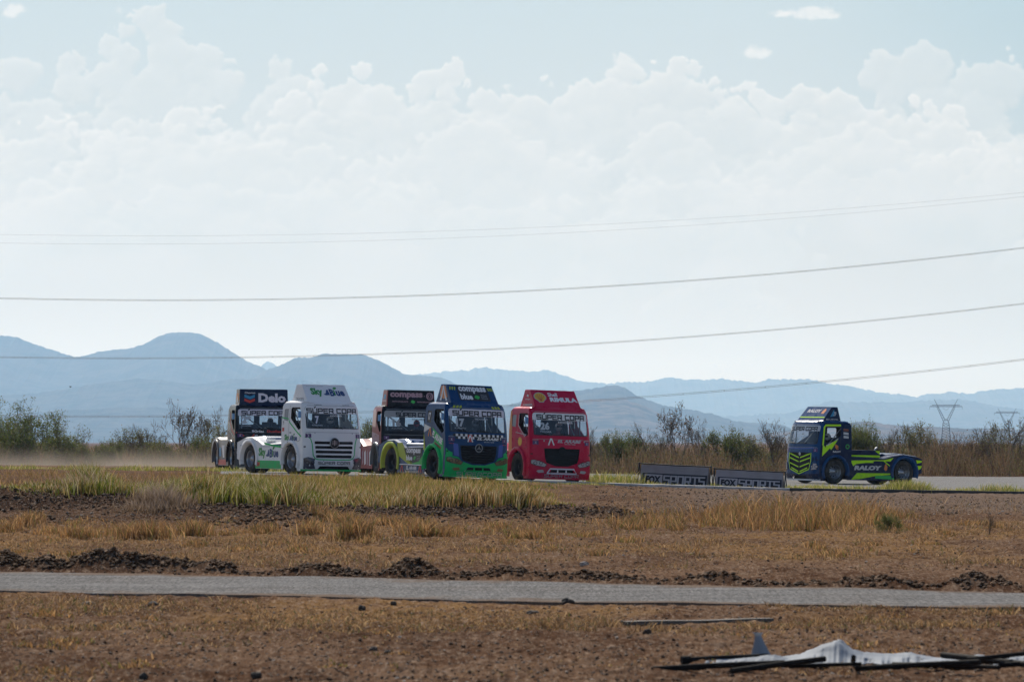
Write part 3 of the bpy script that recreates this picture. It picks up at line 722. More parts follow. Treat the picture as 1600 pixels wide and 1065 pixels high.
def make_truck(name, label, cfg, px, py, D, yaw, group='racing trucks on the track'):
    OV = cfg.get('over', 1.12); WB = cfg.get('wb', 3.3); XF = -OV; XR = -OV - WB; XT = XR - cfg.get('tail', .95)
    root = empty(name, (0, 0, 0)); tag(root, label, 'truck', group)
    KR = (XR - CB) / (cfg.get('refx', -4.8) - CB)
    RX = lambda x: CB + (x - CB) * KR if x < CB else x
    body, lower, rearc = M(cfg['body']), M(cfg.get('lower', cfg['body'])), M(cfg['rear'])
    sidec = M(cfg.get('side', cfg['body']))
    AR = .60; zs = [.12, .3, .6, .9, 1.2, 1.5, 1.62, 1.8, 2.0, 2.2, 2.4, 2.5, 2.58]
    # front shell with windscreen opening and grille opening
    cab = MB()
    outl = [(HW(z), z) for z in zs] + [(-HW(z), z) for z in reversed(zs)]
    ws = rrect(-1.09, 1.66, 1.09, 2.46, .09)
    style = cfg['style']
    zsplit = cfg.get('zsplit', .12)
    holes = [ws]
    if style == 'v': gr = [(-.72, 1.21), (-.68, .86), (-.62, .70), (-.25, .585), (.25, .585), (.62, .70), (.68, .86), (.72, 1.21)]; holes.append(gr)
    elif style == 's': slots = [rrect(-.80 + k * .02, 1.10 - k * .165, .80 - k * .02, 1.20 - k * .165, .02) for k in range(4)]; holes += slots
    elif style == 'n': gr = [(-.78, 1.30), (-.80, .95), (-.70, .62), (0, .42), (.70, .62), (.80, .95), (.78, 1.30)]; holes.append(gr)
    if style != 'n': intake = [(-.74, .14), (-.60, .30), (.60, .30), (.74, .14)] if style == 's' else [(-.50, .36), (-.44, .46), (.44, .46), (.50, .36)]
    else: intake = [(-.6, .16), (-.5, .34), (.5, .34), (.6, .16)]
    holes.append(intake)
    panel(cab, outl, holes, fmap(0), body, .10)
    # side walls with window opening and wheel arch
    arch = [p for p in arc(XF, .52, AR, -32, 212, 20)]
    for sd in (-1, 1):
        edge = [(fx(z) - CRN, z) for z in zs]
        pts = list(edge)                                               # up the nose edge
        pts += [(CB + .16, 2.58), (CB + .05, 2.54), (CB, 2.44), (CB, .62), (XF - AR * math.cos(R(32)) - .001, arch[-1][1])]
        back = arch[::-1]
        pts = [(p[0], p[1]) for p in pts[:-1]] + [(max(CB, p[0]) if p[0] > CB else CB, p[1]) for p in back if p[0] > CB + .01] + [(arch[0][0] + .02, .12)]
        win = cfg.get('win', [(-.36, 1.66), (-.46, 2.36), (-.52, 2.42), (-1.10, 2.42), (-1.16, 2.36), (-1.16, 2.02), (-.52, 1.60)])
        hl = [win]
        if cfg.get('quarter', True): hl.append([(-1.36, 1.92), (-1.36, 2.36), (-1.62, 2.36), (-1.66, 2.30), (-1.66, 1.96)])
        panel(cab, pts, hl, smap(sd), sidec, .14)
        if cfg.get('quarter', True): panel(cab, hl[1], [], smap(sd, -.01), M(cfg.get('quarterc', LBK)), .2)
    # roof, back wall with two panes, inner floor
    rf = [(fx(2.58) - .05 * (y / hw(2.58)) ** 2 - (CRN - .05) * abs(y / hw(2.58)) ** 9, y) for y in [hw(2.58) * k / 12 for k in range(-12, 13)]] + [(CB + .1, hw(2.58)), (CB + .1, -hw(2.58))]
    def roofm(x, y):
        e = min(1, (hw(2.58) - abs(y)) / .16, (fx(2.58) - .02 - x) / .25 if x > -.6 else 1, (x - CB - .1) / .2 if x < CB + .3 else 1); e = max(e, 0)
        return (x, y, 2.58 + .075 * math.sqrt(e * (2 - e)))
    panel(cab, rf, [], roofm, M(cfg.get('roof', cfg['body'])), .09)
    bw = [(-1.2, .5), (1.2, .5), (1.2, 1.6), (1.07, 2.57), (-1.07, 2.57), (-1.2, 1.6)]
    panel(cab, bw, ([rrect(-.88, 1.85, -.12, 2.34, .06), rrect(.12, 1.85, .88, 2.34, .06)] if cfg.get('rearwin') else [rrect(-.62, 1.95, .05, 2.36, .06)]), lambda y, z: (CB + .005, y, z), M(INT), .3, False)
    cab.box((CB + .02, -1.17, .98), (-.12, 1.17, 1.02), M(INT))
    cab.box((-.62, -1.05, 1.02), (-.22, 1.05, 1.56), M(INT))
    F6, F9 = fmap(.006), fmap(.009)
    if 'deco_front' in cfg: cfg['deco_front'](cab, F6, F9)
    for sd in (-1, 1):
        if 'deco_side' in cfg: cfg['deco_side'](cab, lmap(sd, .006), lmap(sd, .009), sd)
    for sd in (-1, 1):                        # door seams, handle and front panel gaps
        mpd = lmap(sd, .004); f_ = (lambda u: u) if sd < 0 else (lambda u: -u)
        stroke(cab, [(f_(-.40), 1.62), (f_(-.42), 1.22), (f_(-.60), 1.18)], mpd, .014, M(LBK)); stroke(cab, [(f_(-1.27), 2.48), (f_(-1.27), 1.18)], mpd, .014, M(LBK)); stroke(cab, [(f_(-1.20), 1.50), (f_(-1.06), 1.50)], lmap(sd, .012), .03, M(LBK))
    stroke(cab, [(-1.1, 1.525), (1.1, 1.525)], fmap(.004), .012, M(LGR)); stroke(cab, [(-1.0, 2.50), (1.0, 2.50)], fmap(.004), .012, M(LGR))
    # pinned name plate pair used on every truck
    for sy in (-1, 1):
        yy = sy * 1.03
        poly(cab, [(yy - .10, 1.33), (yy + .10, 1.33), (yy + .10, 1.47), (yy - .10, 1.47)], F9, M(LPUR)); text(cab, 'X', fmap(.013), yy, 1.40, .06, .08, M(LLAV))
        if cfg.get('plate', True): text(cab, 'PROSERV', F9, yy, 1.50, .2, .025, M(cfg.get('platec', LGR)))
    finish(cab, 'cab_body', root)
    # lower front apron (bumper) as its own raised shell
    bp = MB(); zt = cfg.get('bump_top', .62)
    if style == 's': bo = [(-1.18, .13), (-1.18, .66), (-.85, .52), (.85, .52), (1.18, .66), (1.18, .13)]
    elif style == 'v': bo = [(-1.20, .13), (-1.20, .88), (-.80, .80), (-.66, .66), (-.26, .545), (.26, .545), (.66, .66), (.80, .80), (1.20, .88), (1.20, .13)]
    else: bo = [(-1.2, .13), (-1.2, .42), (-.8, .40), (0, .38), (.8, .40), (1.2, .42), (1.2, .13)]
    panel(bp, bo, [[(a * .97, b + .006) for a, b in intake]], fmap(.03), lower, .12)
    rim_ = [fmap(.03)(y, z) for y, z in densify(bo, .12)]; rin = [fmap(-.01)(y, z) for y, z in densify(bo, .12)]; nn = len(rim_)
    bp.add(rim_ + rin, [(i, (i + 1) % nn, (i + 1) % nn + nn, i + nn) for i in range(nn)], lower)
    # splitter lip
    lp = [fmap(.05)(1.22 * k / 10, .12) for k in range(-10, 11)]; li = [(p[0] - .25, p[1] * .96, .12) for p in lp]; l2 = [(p[0], p[1], .19) for p in lp]
    bp.add(lp + li + l2, [(i, i + 1, i + 22, i + 21) for i in range(20)] + [(i, i + 1, i + 43, i + 42) for i in range(20)], M(cfg.get('lip', cfg.get('lower', cfg['body']))))
    if 'deco_bumper' in cfg: cfg['deco_bumper'](bp, fmap(.037), fmap(.041))
    finish(bp, 'bumper', root)
    # grille
    g = MB()
    if style == 'v':
        panel(g, [(a * 1.02, b * 1.01) for a, b in gr], [], fmap(-.05), M(DARK), .15)
        for k in range(7):
            z = 1.16 - k * .085; w_ = float(np.interp(z, [.58, .70, .9, 1.2], [.2, .56, .64, .69]))
            g.add([fmap(-.045)(-w_, z), fmap(-.045)(w_, z), fmap(-.015)(w_, z - .03), fmap(-.015)(-w_, z - .03)], [(0, 1, 2, 3)], M(cfg.get('slat', PBK)))
        em = MB(); em.lathe([(.115, .0), (.125, .012), (.14, .012), (.15, 0)], 24, M(cfg.get('ring', LSIL)), (fx(1.13) + .012, 0, 1.13), 'x'); em.lathe([(0, .004), (.115, .004)], 24, M(DARK), (fx(1.13) + .012, 0, 1.13), 'x')
        for a in (90, 210, 330):
            em.add([(fx(1.13) + .022, .025 * math.cos(R(a + 90)), 1.13 + .025 * math.sin(R(a + 90))), (fx(1.13) + .022, .025 * math.cos(R(a - 90)), 1.13 + .025 * math.sin(R(a - 90))), (fx(1.13) + .022, .115 * math.cos(R(a)), 1.13 + .115 * math.sin(R(a)))], [(0, 1, 2)], M(cfg.get('ring', LSIL)))
    elif style == 's':
        panel(g, [(-.84, .52), (.84, .52), (.84, 1.24), (-.84, 1.24)], [], fmap(-.045), M(DARK), .2)
        for k in range(4):
            z = 1.21 - k * .165; g.add([fmap(.012)(-.74 + k * .02, z), fmap(.012)(.74 - k * .02, z), fmap(.004)(.74 - k * .02, z + .012), fmap(.004)(-.74 + k * .02, z + .012)], [(0, 1, 2, 3)], M(LSIL))
        em = MB(); xx = fx(1.15) + .03; em.lathe([(.0, .0), (.16, .0), (.175, .02), (.19, 0)], 26, M(DARK), (xx, 0, 1.15), 'x')
        for z in (-.05, 0, .05): em.add([(xx + .012, -.12, 1.14 + z), (xx + .012, .12, 1.14 + z), (xx + .012, .12, 1.16 + z), (xx + .012, -.12, 1.16 + z)], [(0, 1, 2, 3)], M(CHR))
        em.add([(xx + .014, -.02, 1.05), (xx + .014, .02, 1.05), (xx + .014, .02, 1.25), (xx + .014, -.02, 1.25)], [(0, 1, 2, 3)], M(CHR)); em.lathe([(.17, .018), (.19, .02), (.195, 0)], 26, M(CHR), (xx, 0, 1.15), 'x')
    else:
        panel(g, gr, [], fmap(-.05), M(DARK), .15)
        for k, z in enumerate((1.25, 1.08, .86, .66)):
            w_ = (.74, .76, .72, .6)[k]
            for s2 in (-1, 1): stroke(g, [(s2 * w_, z), (s2 * .05, z - .17)], fmap(.012), .045, M(PNEON))
        em = MB(); em.lathe([(0, .012), (.06, .012), (.07, 0)], 16, M(LSIL), (fx(1.24) + .01, 0, 1.24), 'x')
        stroke(g, [(-.80, 1.29), (-.82, .95), (-.71, .60), (0, .40), (.71, .60), (.82, .95), (.80, 1.29)], fmap(.01), .04, M(PNEON))
    finish(g, 'grille', root); finish(em, 'emblem', root)
    ii = MB(); panel(ii, [(a * 1.05, b) for a, b in intake], [], fmap(-.10), M(DARK), .2)
    if style == 'v':
        for y in (-.17, .17): poly(ii, [(y - .03, .36), (y + .03, .36), (y + .02, .46), (y - .02, .46)], fmap(.02), M(cfg.get('strut', cfg.get('lower', cfg['body']))))
    finish(ii, 'air_intake', root)
    # headlights
    for sy in (-1, 1):
        h = MB()
        if style == 'v': hp = [(.62, .64), (.70, .55), (1.02, .60), (1.16, .66), (1.16, .78), (1.08, .80), (.82, .74)]
        elif style == 's': hp = [(.78, .22), (1.16, .20), (1.17, .58), (1.05, .62), (.80, .56), (.86, .40)]
        else: hp = [(.86, .56), (1.14, .60), (1.14, .84), (1.0, .86)]
        q = [(sy * a, b) for a, b in hp]; lc = cfg.get('lamp', LAMPD)
        poly(h, q, fmap(.038), M(lc), .15)
        cy_, cz_ = sum(a for a, b in q) / len(q), sum(b for a, b in q) / len(q)
        for dy, rr in ((-.10, .06), (.09, .065)):
            disc(h, cy_ + dy, cz_, rr, rr, fmap(.044), M(DARK)); disc(h, cy_ + dy, cz_, rr * .7, rr * .7, fmap(.048), M(cfg.get('lens', lc)))
        stroke(h, q + [q[0]], fmap(.043), .02, M(LBK))
        finish(h, 'headlight', root)
        if style == 'v':
            h = MB(); poly(h, [(sy * a, b) for a, b in ((.72, .36), (.92, .34), (1.0, .40), (.94, .44), (.76, .45))], fmap(.04), M(lc), .15); finish(h, 'fog_light', root)
    # windscreen with banner
    w = MB(); zb = 2.20
    glo = rrect(-1.085, 1.665, 1.085, zb, .02)
    panel(w, glo, [], fmap(-.004), M(GLASS), .12)
    ban = [(-1.085, zb), (1.085, zb)] + arc(1.0, 2.375, .08, 0, 90, 4) + arc(-1.0, 2.375, .08, 90, 180, 4)
    panel(w, ban, [], fmap(.001), M(cfg.get('banner', LLAV)), .12)
    if cfg.get('banner_grey'): pass
    sqtext(w, 'SÚPER COPA', fmap(.008), cfg.get('ban_cx', 0), 2.305, cfg.get('ban_w', 1.88), .145, M(LBK), 1.15)
    stroke(w, [(-1.07, 1.68), (-1.07, 2.2)], fmap(.002), .035, M(LBK)); stroke(w, [(1.07, 1.68), (1.07, 2.2)], fmap(.002), .035, M(LBK)); stroke(w, [(-1.07, 1.675), (1.07, 1.675)], fmap(.002), .03, M(LBK))
    if 'deco_glass' in cfg: cfg['deco_glass'](w, fmap(.004))
    finish(w, 'windscreen', root)
    for s2 in (-.45, .35):
        wp = MB(); wp.tube([fmap(.03)(s2, 1.64), fmap(.035)(s2 - .02, 1.70), fmap(.02)(s2 - .38, 1.73)], .012, 5, M(LBK)); finish(wp, 'wiper', root)
    # roll cage, seat, wheel
    rc = MB()
    for y in (-.92, .92):
        rc.tube([(-.38, y, 1.02), (-.46, y * .96, 2.38), (-1.5, y * .96, 2.42), (-1.55, y, 1.02)], .025, 6, M(DRED)); rc.tube([(-.4, y, 1.2), (-1.5, y * .97, 2.36)], .02, 6, M(DRED))
    rc.tube([(-.46, -.88, 2.38), (-.46, .88, 2.38)], .025, 6, M(DRED)); rc.tube([(-1.5, -.88, 2.40), (-1.5, .88, 1.2)], .025, 6, M(DRED)); rc.tube([(-1.5, .88, 2.40), (-1.5, -.88, 2.40)], .025, 6, M(DRED))
    finish(rc, 'roll_cage', root)
    st = MB(); SY = .42
    st.add([(-1.42, SY - .26, 1.05), (-1.42, SY + .26, 1.05), (-1.50, SY + .27, 1.95), (-1.50, SY - .27, 1.95), (-1.24, SY - .30, 1.1), (-1.24, SY + .30, 1.1), (-1.34, SY + .31, 1.90), (-1.34, SY - .31, 1.90)], [(0, 1, 2, 3), (0, 3, 7, 4), (1, 5, 6, 2)], M(INT), False)
    st.box((-1.42, SY - .26, 1.03), (-.95, SY + .26, 1.15), M(INT)); finish(st, 'seat', root)
    sw = MB(); ring = [(-.80 + .05 * math.sin(t), SY + .2 * math.cos(t), 1.56 + .17 * math.sin(t)) for t in [k * math.pi / 8 for k in range(17)]]
    sw.tube(ring, .016, 6, M(LBK), cap=False); sw.tube([(-.80, SY, 1.56), (-.5, SY, 1.40)], .03, 6, M(LBK)); sw.tube([ring[0], ring[8]], .014, 5, M(LBK)); finish(sw, 'steering_wheel', root)
    # fenders
    for ax, col_, yo, rr in ((XF, cfg.get('fender', cfg['body']), .0, .60),):
        for sd in (-1, 1):
            f = MB(); A = arc(ax, .52, rr, -26, 196, 22); B = arc(ax, .52, rr + .11, -26, 196, 22); prof = []
            for (a, b) in zip(A, B):
                m_ = ((a[0] + b[0]) / 2, (a[1] + b[1]) / 2)
                cxx = max(b[0], CB - .02)
                prof += [(a[0], sd * (W0 - .12), a[1]), (a[0], sd * (W0 + .065), a[1]), (m_[0], sd * (W0 + .075), m_[1]), (b[0], sd * (W0 + .05), b[1]), (b[0] , sd * (W0 - .01), b[1])]
            f.add(prof, [(i * 5 + k, i * 5 + k + 1, (i + 1) * 5 + k + 1, (i + 1) * 5 + k) for i in range(22) for k in range(4)], M(col_), True)
            for a in (20, 60, 100, 140):
                c = arc(ax, .52, rr + .055, a, a, 1)[0]; f.lathe([(.0, sd * .012), (.018, sd * .01), (.02, 0)], 8, M(LBK), (c[0], sd * (W0 + .075), c[1]))
            finish(f, 'front_fender', root)
    # rear bodywork: side skirts with arch, deck, tail
    top = cfg.get('top', [(CB + .01, 1.10), (-3.6, 1.04), (-4.08, 1.20), (-4.5, 1.30), (-5.2, 1.28), (-5.75, 1.12)])
    top = [(max(XT, RX(p[0])), p[1]) for p in top]; top[-1] = (XT, top[-1][1])
    YB = 1.18
    sk = MB(); ra = arc(XR, .52, .60, -28, 208, 20)
    zlow = .17
    out = [(p[0], p[1]) for p in top] + [(XT, .52), (XR - .62, .40)] + [p for p in ra[::-1] if p[1] > .30] + [(XR + .585, zlow)]
    out += [(XF - .60, zlow)] + [p for p in arc(XF, .52, .60, 190, 172, 2)] + [(CB + .01, .75)]
    out = [p for i, p in enumerate(out) if i == 0 or (abs(p[0] - out[i - 1][0]) + abs(p[1] - out[i - 1][1])) > 1e-4]
    for sd in (-1, 1):
        panel(sk, out, [], lambda x, z, s_=sd: (x, s_ * (YB - .04 * max(0, (z - .9))), z), rearc, .2)
        if 'deco_rear' in cfg:
            mp1 = (lambda o: ((lambda u, z: (RX(u), -(YB + o), z)) if sd < 0 else (lambda u, z: (RX(-u), YB + o, z))))
            cfg['deco_rear'](sk, mp1(.006), mp1(.010), sd)
    finish(sk, 'side_skirt', root)
    dk = MB(); n = len(top); deckc = M(cfg.get('deck', cfg['rear']))
    tx = [p[0] for p in top][::-1]; tzz = [p[1] for p in top][::-1]
    xs = sorted(set([p[0] for p in top] + list(np.linspace(XT, CB, 18))))
    rows = []
    for x in xs:
        z = float(np.interp(x, tx, tzz)); dip = .10 if x > XR + .7 else 0
        rows.append([(x, -YB + .005, z - .0), (x, -YB + .12, z + .03), (x, -.75, z + .03 + dip * .3), (x, -.68, z + .06 + dip), (x, .68, z + .06 + dip), (x, .75, z + .03 + dip * .3), (x, YB - .12, z + .03), (x, YB - .005, z)])
    dk.add([p for r_ in rows for p in r_], [(i * 8 + k, i * 8 + k + 1, (i + 1) * 8 + k + 1, (i + 1) * 8 + k) for i in range(len(rows) - 1) for k in range(7)], deckc, False)
    z0_ = top[-1][1]
    dk.add([(XT, -YB, .5), (XT, YB, .5), (XT, YB, z0_), (XT, .68, z0_ + .06), (XT, -.68, z0_ + .06), (XT, -YB, z0_)], [(0, 1, 2, 3, 4, 5)], rearc)
    if 'deco_deck' in cfg:
        n0 = len(dk.v); cfg['deco_deck'](dk, XR, XT); dk.v[n0:] = [(RX(v[0]), v[1] * .96, v[2]) for v in dk.v[n0:]]
    finish(dk, 'rear_deck', root)
    for sd in (-1, 1):
        f = MB(); A = arc(XR, .52, .60, -20, 200, 22); B = arc(XR, .52, .72, -20, 200, 22); prof = []
        for a, b in zip(A, B): prof += [(a[0], sd * (YB - .35), a[1]), (a[0], sd * (YB + .04), a[1]), (b[0], sd * (YB + .035), b[1]), (b[0], sd * (YB - .02), b[1])]
        f.add(prof, [(i * 4 + k, i * 4 + k + 1, (i + 1) * 4 + k + 1, (i + 1) * 4 + k) for i in range(22) for k in range(3)], M(cfg.get('rfender', cfg['rear'])), True)
        finish(f, 'rear_fender', root)
    # chassis
    ch = MB()
    for y in (-.42, .42): ch.box((XT + .2, y - .04, .62), (-.5, y + .04, .86), M(DARK))
    for x in (XF, XR): ch.tube([(x, -1.0, .52), (x, 1.0, .52)], .07, 8, M(DARK))
    ch.box((-1.9, -.4, .35), (-.7, .4, .95), M(DARK)); ch.box((XR - .3, -.3, .35), (XR + .3, .3, .8), M(DARK)); finish(ch, 'chassis', root)
    # wheels
    for sd in (-1, 1):
        add_wheel(root, XF, sd, W0 - .02, cfg.get('darkwheel', False)); add_wheel(root, XR, sd, YB - .03, cfg.get('darkrear', cfg.get('darkwheel', False)), True)
    # roof fairing
    fr = MB(); bx0, bx1, tx0, tx1 = cfg.get('fair', (-.36, -1.60, -.92, -1.30)); wb_, wt = cfg.get('fairw', (.92, .88)); z0, z1 = 2.60, cfg.get('fairz', 3.26)
    r_ = .05
    def ff(u, v, off=0.):                                        # front face of the fairing, v 0..1 upward
        w_ = wb_ + (wt - wb_) * v; n_ = Vector((z1 - z0, 0, bx0 - tx0)).normalized() * off
        return (bx0 + (tx0 - bx0) * v + n_.x, u * w_, z0 + (z1 - z0) * v + n_.z)
    def fs(sd, off=0.):
        def g_(t, v):                                            # t 0 at the front .. 1 at the back
            xf_ = bx0 + (tx0 - bx0) * v; xb_ = bx1 + (tx1 - bx1) * v; w_ = wb_ + (wt - wb_) * v
            return (xf_ + (xb_ - xf_) * t, sd * (w_ + off), z0 + (z1 - z0) * v)
        return g_
    fc = M(cfg['fairc']); fsc = M(cfg.get('fairside', cfg['fairc']))
    def quadgrid(fn, a0, a1, b0, b1, na, nb, m_):
        vs = [fn(a0 + (a1 - a0) * i / na, b0 + (b1 - b0) * j / nb) for j in range(nb + 1) for i in range(na + 1)]
        fr.add(vs, [(j * (na + 1) + i, j * (na + 1) + i + 1, (j + 1) * (na + 1) + i + 1, (j + 1) * (na + 1) + i) for j in range(nb) for i in range(na)], m_)
    quadgrid(lambda a, b: ff(a, b), -.97, .97, 0, .96, 4, 3, fc)
    for sd in (-1, 1):
        quadgrid(fs(sd), .03, 1, 0, .96, 3, 3, fsc)
        fr.add([ff(sd * .97, 0), fs(sd)(.03, 0), fs(sd)(.03, .96), ff(sd * .97, .96)], [(0, 1, 2, 3)], fsc)
    T = [ff(-.97, .96), ff(.97, .96), fs(1)(.03, .96), fs(1)(1, .96), fs(-1)(1, .96), fs(-1)(.03, .96)]; zt_ = z1
    T2 = [(p[0] * .97 + (tx0 + tx1) / 2 * .03, p[1] * .985, zt_) for p in T]
    fr.add(T + T2, [(0, 1, 7, 6), (1, 2, 8, 7), (2, 3, 9, 8), (3, 4, 10, 9), (4, 5, 11, 10), (5, 0, 6, 11), (6, 7, 8, 9, 10, 11)], fc)
    fr.add([fs(1)(1, 0), fs(-1)(1, 0), fs(-1)(1, .96), fs(1)(1, .96)], [(0, 1, 2, 3)], fsc)
    # skirt that flares from the fairing foot to the roof edge
    V0 = []; V1 = []; V2 = []
    for k in range(-10, 11):
        y = k / 10; V0.append(ff(y, 0, .003)); V1.append((bx0 + .06, y * (wb_ + .02), z0 + .0)); w_ = hw(2.56); t_ = abs(y)
        V2.append((fx(2.57) - .05 * t_ * t_ - (CRN - .06) * t_ ** 9 - .01, y * w_, 2.585))
    V0 = [(p[0] - .05, p[1], p[2] + .06) for p in V0]
    fr.add(V0 + V2, [(i, i + 1, i + 22, i + 21) for i in range(20)], fc, True)
    if 'deco_fair' in cfg: cfg['deco_fair'](fr, lambda u, v: ff(u, v, .006), lambda u, v: ff(u, v, .010), fs)
    finish(fr, 'roof_fairing', root)
    # mirror
    for sd in ((-1,) if yaw > 0 else ()):
        mr = MB(); mr.tube([(-.42, sd * (hw(2.1)), 2.2), (-.40, sd * (hw(2.1) + .10), 2.2)], .012, 5, M(LBK))
        c = Vector((-.40, sd * (hw(2.1) + .07), 2.16)); mr.box(c - Vector((.03, .05, .12)), c + Vector((.03, .05, .12)), M(MIRB)); finish(mr, 'mirror', root)
    # place on the ground under the given pixel (near front wheel contact), nose turned by yaw from the line to the camera
    los = math.atan2(-1, -(px - 800) / F); hd = los + R(yaw)
    fwd = Vector((math.cos(hd), math.sin(hd), 0)); left = Vector((-fwd.y, fwd.x, 0))
    sd = -1 if yaw > 0 else 1
    G = Vector(((px - 800) / F * D, D, 0)); o0 = G - fwd * XF - left * (sd * (W0 - .1))
    def gz(p): return tz(p.x, p.y)
    pf = o0 + fwd * XF; pr = o0 + fwd * XR
    zf = (gz(pf + left) + gz(pf - left)) / 2; zr = (gz(pr + left) + gz(pr - left)) / 2; zl = (gz(pf + left) + gz(pr + left)) / 2; zr2 = (gz(pf - left) + gz(pr - left)) / 2
    X = Vector((fwd.x * WB, fwd.y * WB, zf - zr)).normalized(); Yv = Vector((left.x * 2, left.y * 2, zl - zr2)).normalized(); Z = X.cross(Yv).normalized(); Yv = Z.cross(X)
    o0.z = zf - X.z * (XF) + .012
    Mx = Matrix(((X.x, Yv.x, Z.x, o0.x), (X.y, Yv.y, Z.y, o0.y), (X.z, Yv.z, Z.z, o0.z), (0, 0, 0, 1)))
    root.matrix_world = Mx; root['seat_side'] = SY
    return root, Mx

def skyblue(mb, mp, cx, cy, w, h, sep=.0):
    text(mb, 'Sky', mp, cx - w * .33, cy, w * .36, h * 1.05, M(LGREEN), .05)
    poly(mb, [(cx - w * .14, cy - h * .22), (cx - w * .06, cy - h * .08), (cx - w * .02, cy + h * .30), (cx + w * .03, cy + h * .34), (cx + w * .05, cy - h * .30), (cx - w * .08, cy - h * .34)], mp, M(LNAVY))
    text(mb, 'B', mp, cx + w * .13, cy, w * .14, h * .85, M(LNAVY), .05); text(mb, 'ue', mp, cx + w * .38, cy - h * .08, w * .26, h * .62, M(LNAVY), .05)
    poly(mb, [(cx + w * .19, cy - h * .33), (cx + w * .23, cy - h * .33), (cx + w * .23, cy + h * .30), (cx + w * .19, cy + h * .30)], mp, M(LGREEN))
    leaf(mb, cx + w * .26, cy + h * .52, w * .14, h * .26, mp, M(LGREEN), .5)
def tri_a(mb, mp, cx, cy, w, h, m, wd=None):
    wd = wd or w * .22; stroke(mb, [(cx - w * .42, cy - h / 2), (cx - w * .04, cy + h / 2)], mp, wd, m); stroke(mb, [(cx + w * .42, cy - h / 2), (cx + w * .04, cy + h / 2)], mp, wd, m)
def compassblue(mb, mp, mp2, cx, cy, w, h, bg=True, tag_=True):
    if bg: poly(mb, rrect(cx - w * .53, cy - h * .56, cx + w * .53, cy + h * .56, .08 * h), mp, M(LBK))
    text(mb, 'compass', mp2, cx, cy + h * .24, w * .96, h * .50, M(LW), .045)
    text(mb, 'blue', mp2, cx - w * .27, cy - h * .27, w * .42, h * .44, M(LW), .045)
    leaf(mb, cx + w * .09, cy - h * .28, w * .20, h * .30, mp2, M(LLEAF), .3)
    if tag_:
        for k, t in enumerate(('Diesel', 'Exhaust', 'Fluid')): text(mb, t, mp2, cx + w * .34, cy - h * (.12 + .13 * k), w * .20, h * .08, M(LSIL), .0)
def number(mb, mp, s, name, y, m=LSIL):
    text(mb, s, mp, y, 1.98, .16 * len(s) * 1.1, .25, M(m), .06); text(mb, name, mp, y + .02, 1.79, .40, .055, M(m), .02)

# ---- white truck
def wf(mb, a, b):
    g = M(PGREEN)
    for s in (-1, 1): stroke(mb, [(s * 1.15, 1.36), (s * .96, 1.30), (s * .90, 1.12), (s * .86, .70), (s * .78, .58), (s * .66, .545), (0, .535)], a, .035, g)
    for s in (-.55, .62): text(mb, 'KAPITAL', a, s, 2.52, .3, .03, M(LBK)); 
    for s in (-.78, .78): disc(mb, s, 1.50, .02, .02, a, M(LGR))
def ws_(mb, a, b, sd):
    f = (lambda u: u) if sd < 0 else (lambda u: -u)
    def P(pts): return [(f(x), z) for x, z in pts]
    stroke(mb, P([(-.30, 1.36), (-.62, 1.52), (-1.20, 1.86), (-1.30, 1.96)]), a, .05, M(PGREEN))
    stroke(mb, P([(-1.30, 2.0), (-1.84, 2.05)]), a, .04, M(PGREEN))
    skyblue(mb, a, f(-1.10), 1.30, .95, .26); poly(mb, [(f(-1.70) - .08, 1.55), (f(-1.70) + .08, 1.55), (f(-1.70) + .08, 1.68), (f(-1.70) - .08, 1.68)], a, M(LRED))
    text(mb, '7', a, f(-1.70), 1.85, .08, .12, M(LBK))
def wr(mb, a, b, sd):
    f = (lambda u: u) if sd < 0 else (lambda u: -u)
    poly(mb, [(f(-1.86), .18), (f(-1.86), .47), (f(-4.18), .47), (f(-4.18), .18)], a, M(PGREEN), .3)
    skyblue(mb, a, f(-3.0), .74, 1.75, .38); text(mb, 'EM', b, f(-3.95), .34, .34, .18, M(LRED), .04); text(mb, 'ECO SAVING SYSTEMS', a, f(-3.3), .98, .9, .03, M(LGR))
    stroke(mb, [(f(-1.90), .98), (f(-2.6), 1.02), (f(-3.4), 1.10)], a, .07, M(PGREEN))
    poly(mb, [(f(-1.86), 1.02), (f(-1.86), 1.09), (f(-2.9), 1.06)], b, M(LNAVY))
    text(mb, 'IVECO', a, f(-5.45), 1.0, .25, .05, M(LNAVY))
def wd(mb, XR, XT):
    mb.box((-3.5, -.70, 1.15), (-1.95, .70, 1.27), M(LNAVY)); mb.tube([(-3.6, -1.02, 1.20), (-1.9, -1.02, 1.22)], .03, 6, M(PW)); mb.box((-3.95, -.9, 1.2), (-3.6, .9, 1.32), M(PW))
def wfa(mb, a, b, fs):
    skyblue(mb, lambda u, v: a(u / .9, v), .05, .57, 1.36, .46); text(mb, 'ECO SAVING SYSTEMS', lambda u, v: a(u / .9, v), -.4, .9, .7, .025, M(LGR))
    g = fs(-1, .006); text(mb, 'TRUCKS', lambda u, v: g(1 - u, v), .5, .2, .6, .14, M(LGR)); g2 = fs(1, .006); text(mb, 'TRUCKS', lambda u, v: g2(u, v), .5, .2, .6, .14, M(LGR))
TRUCKS = []
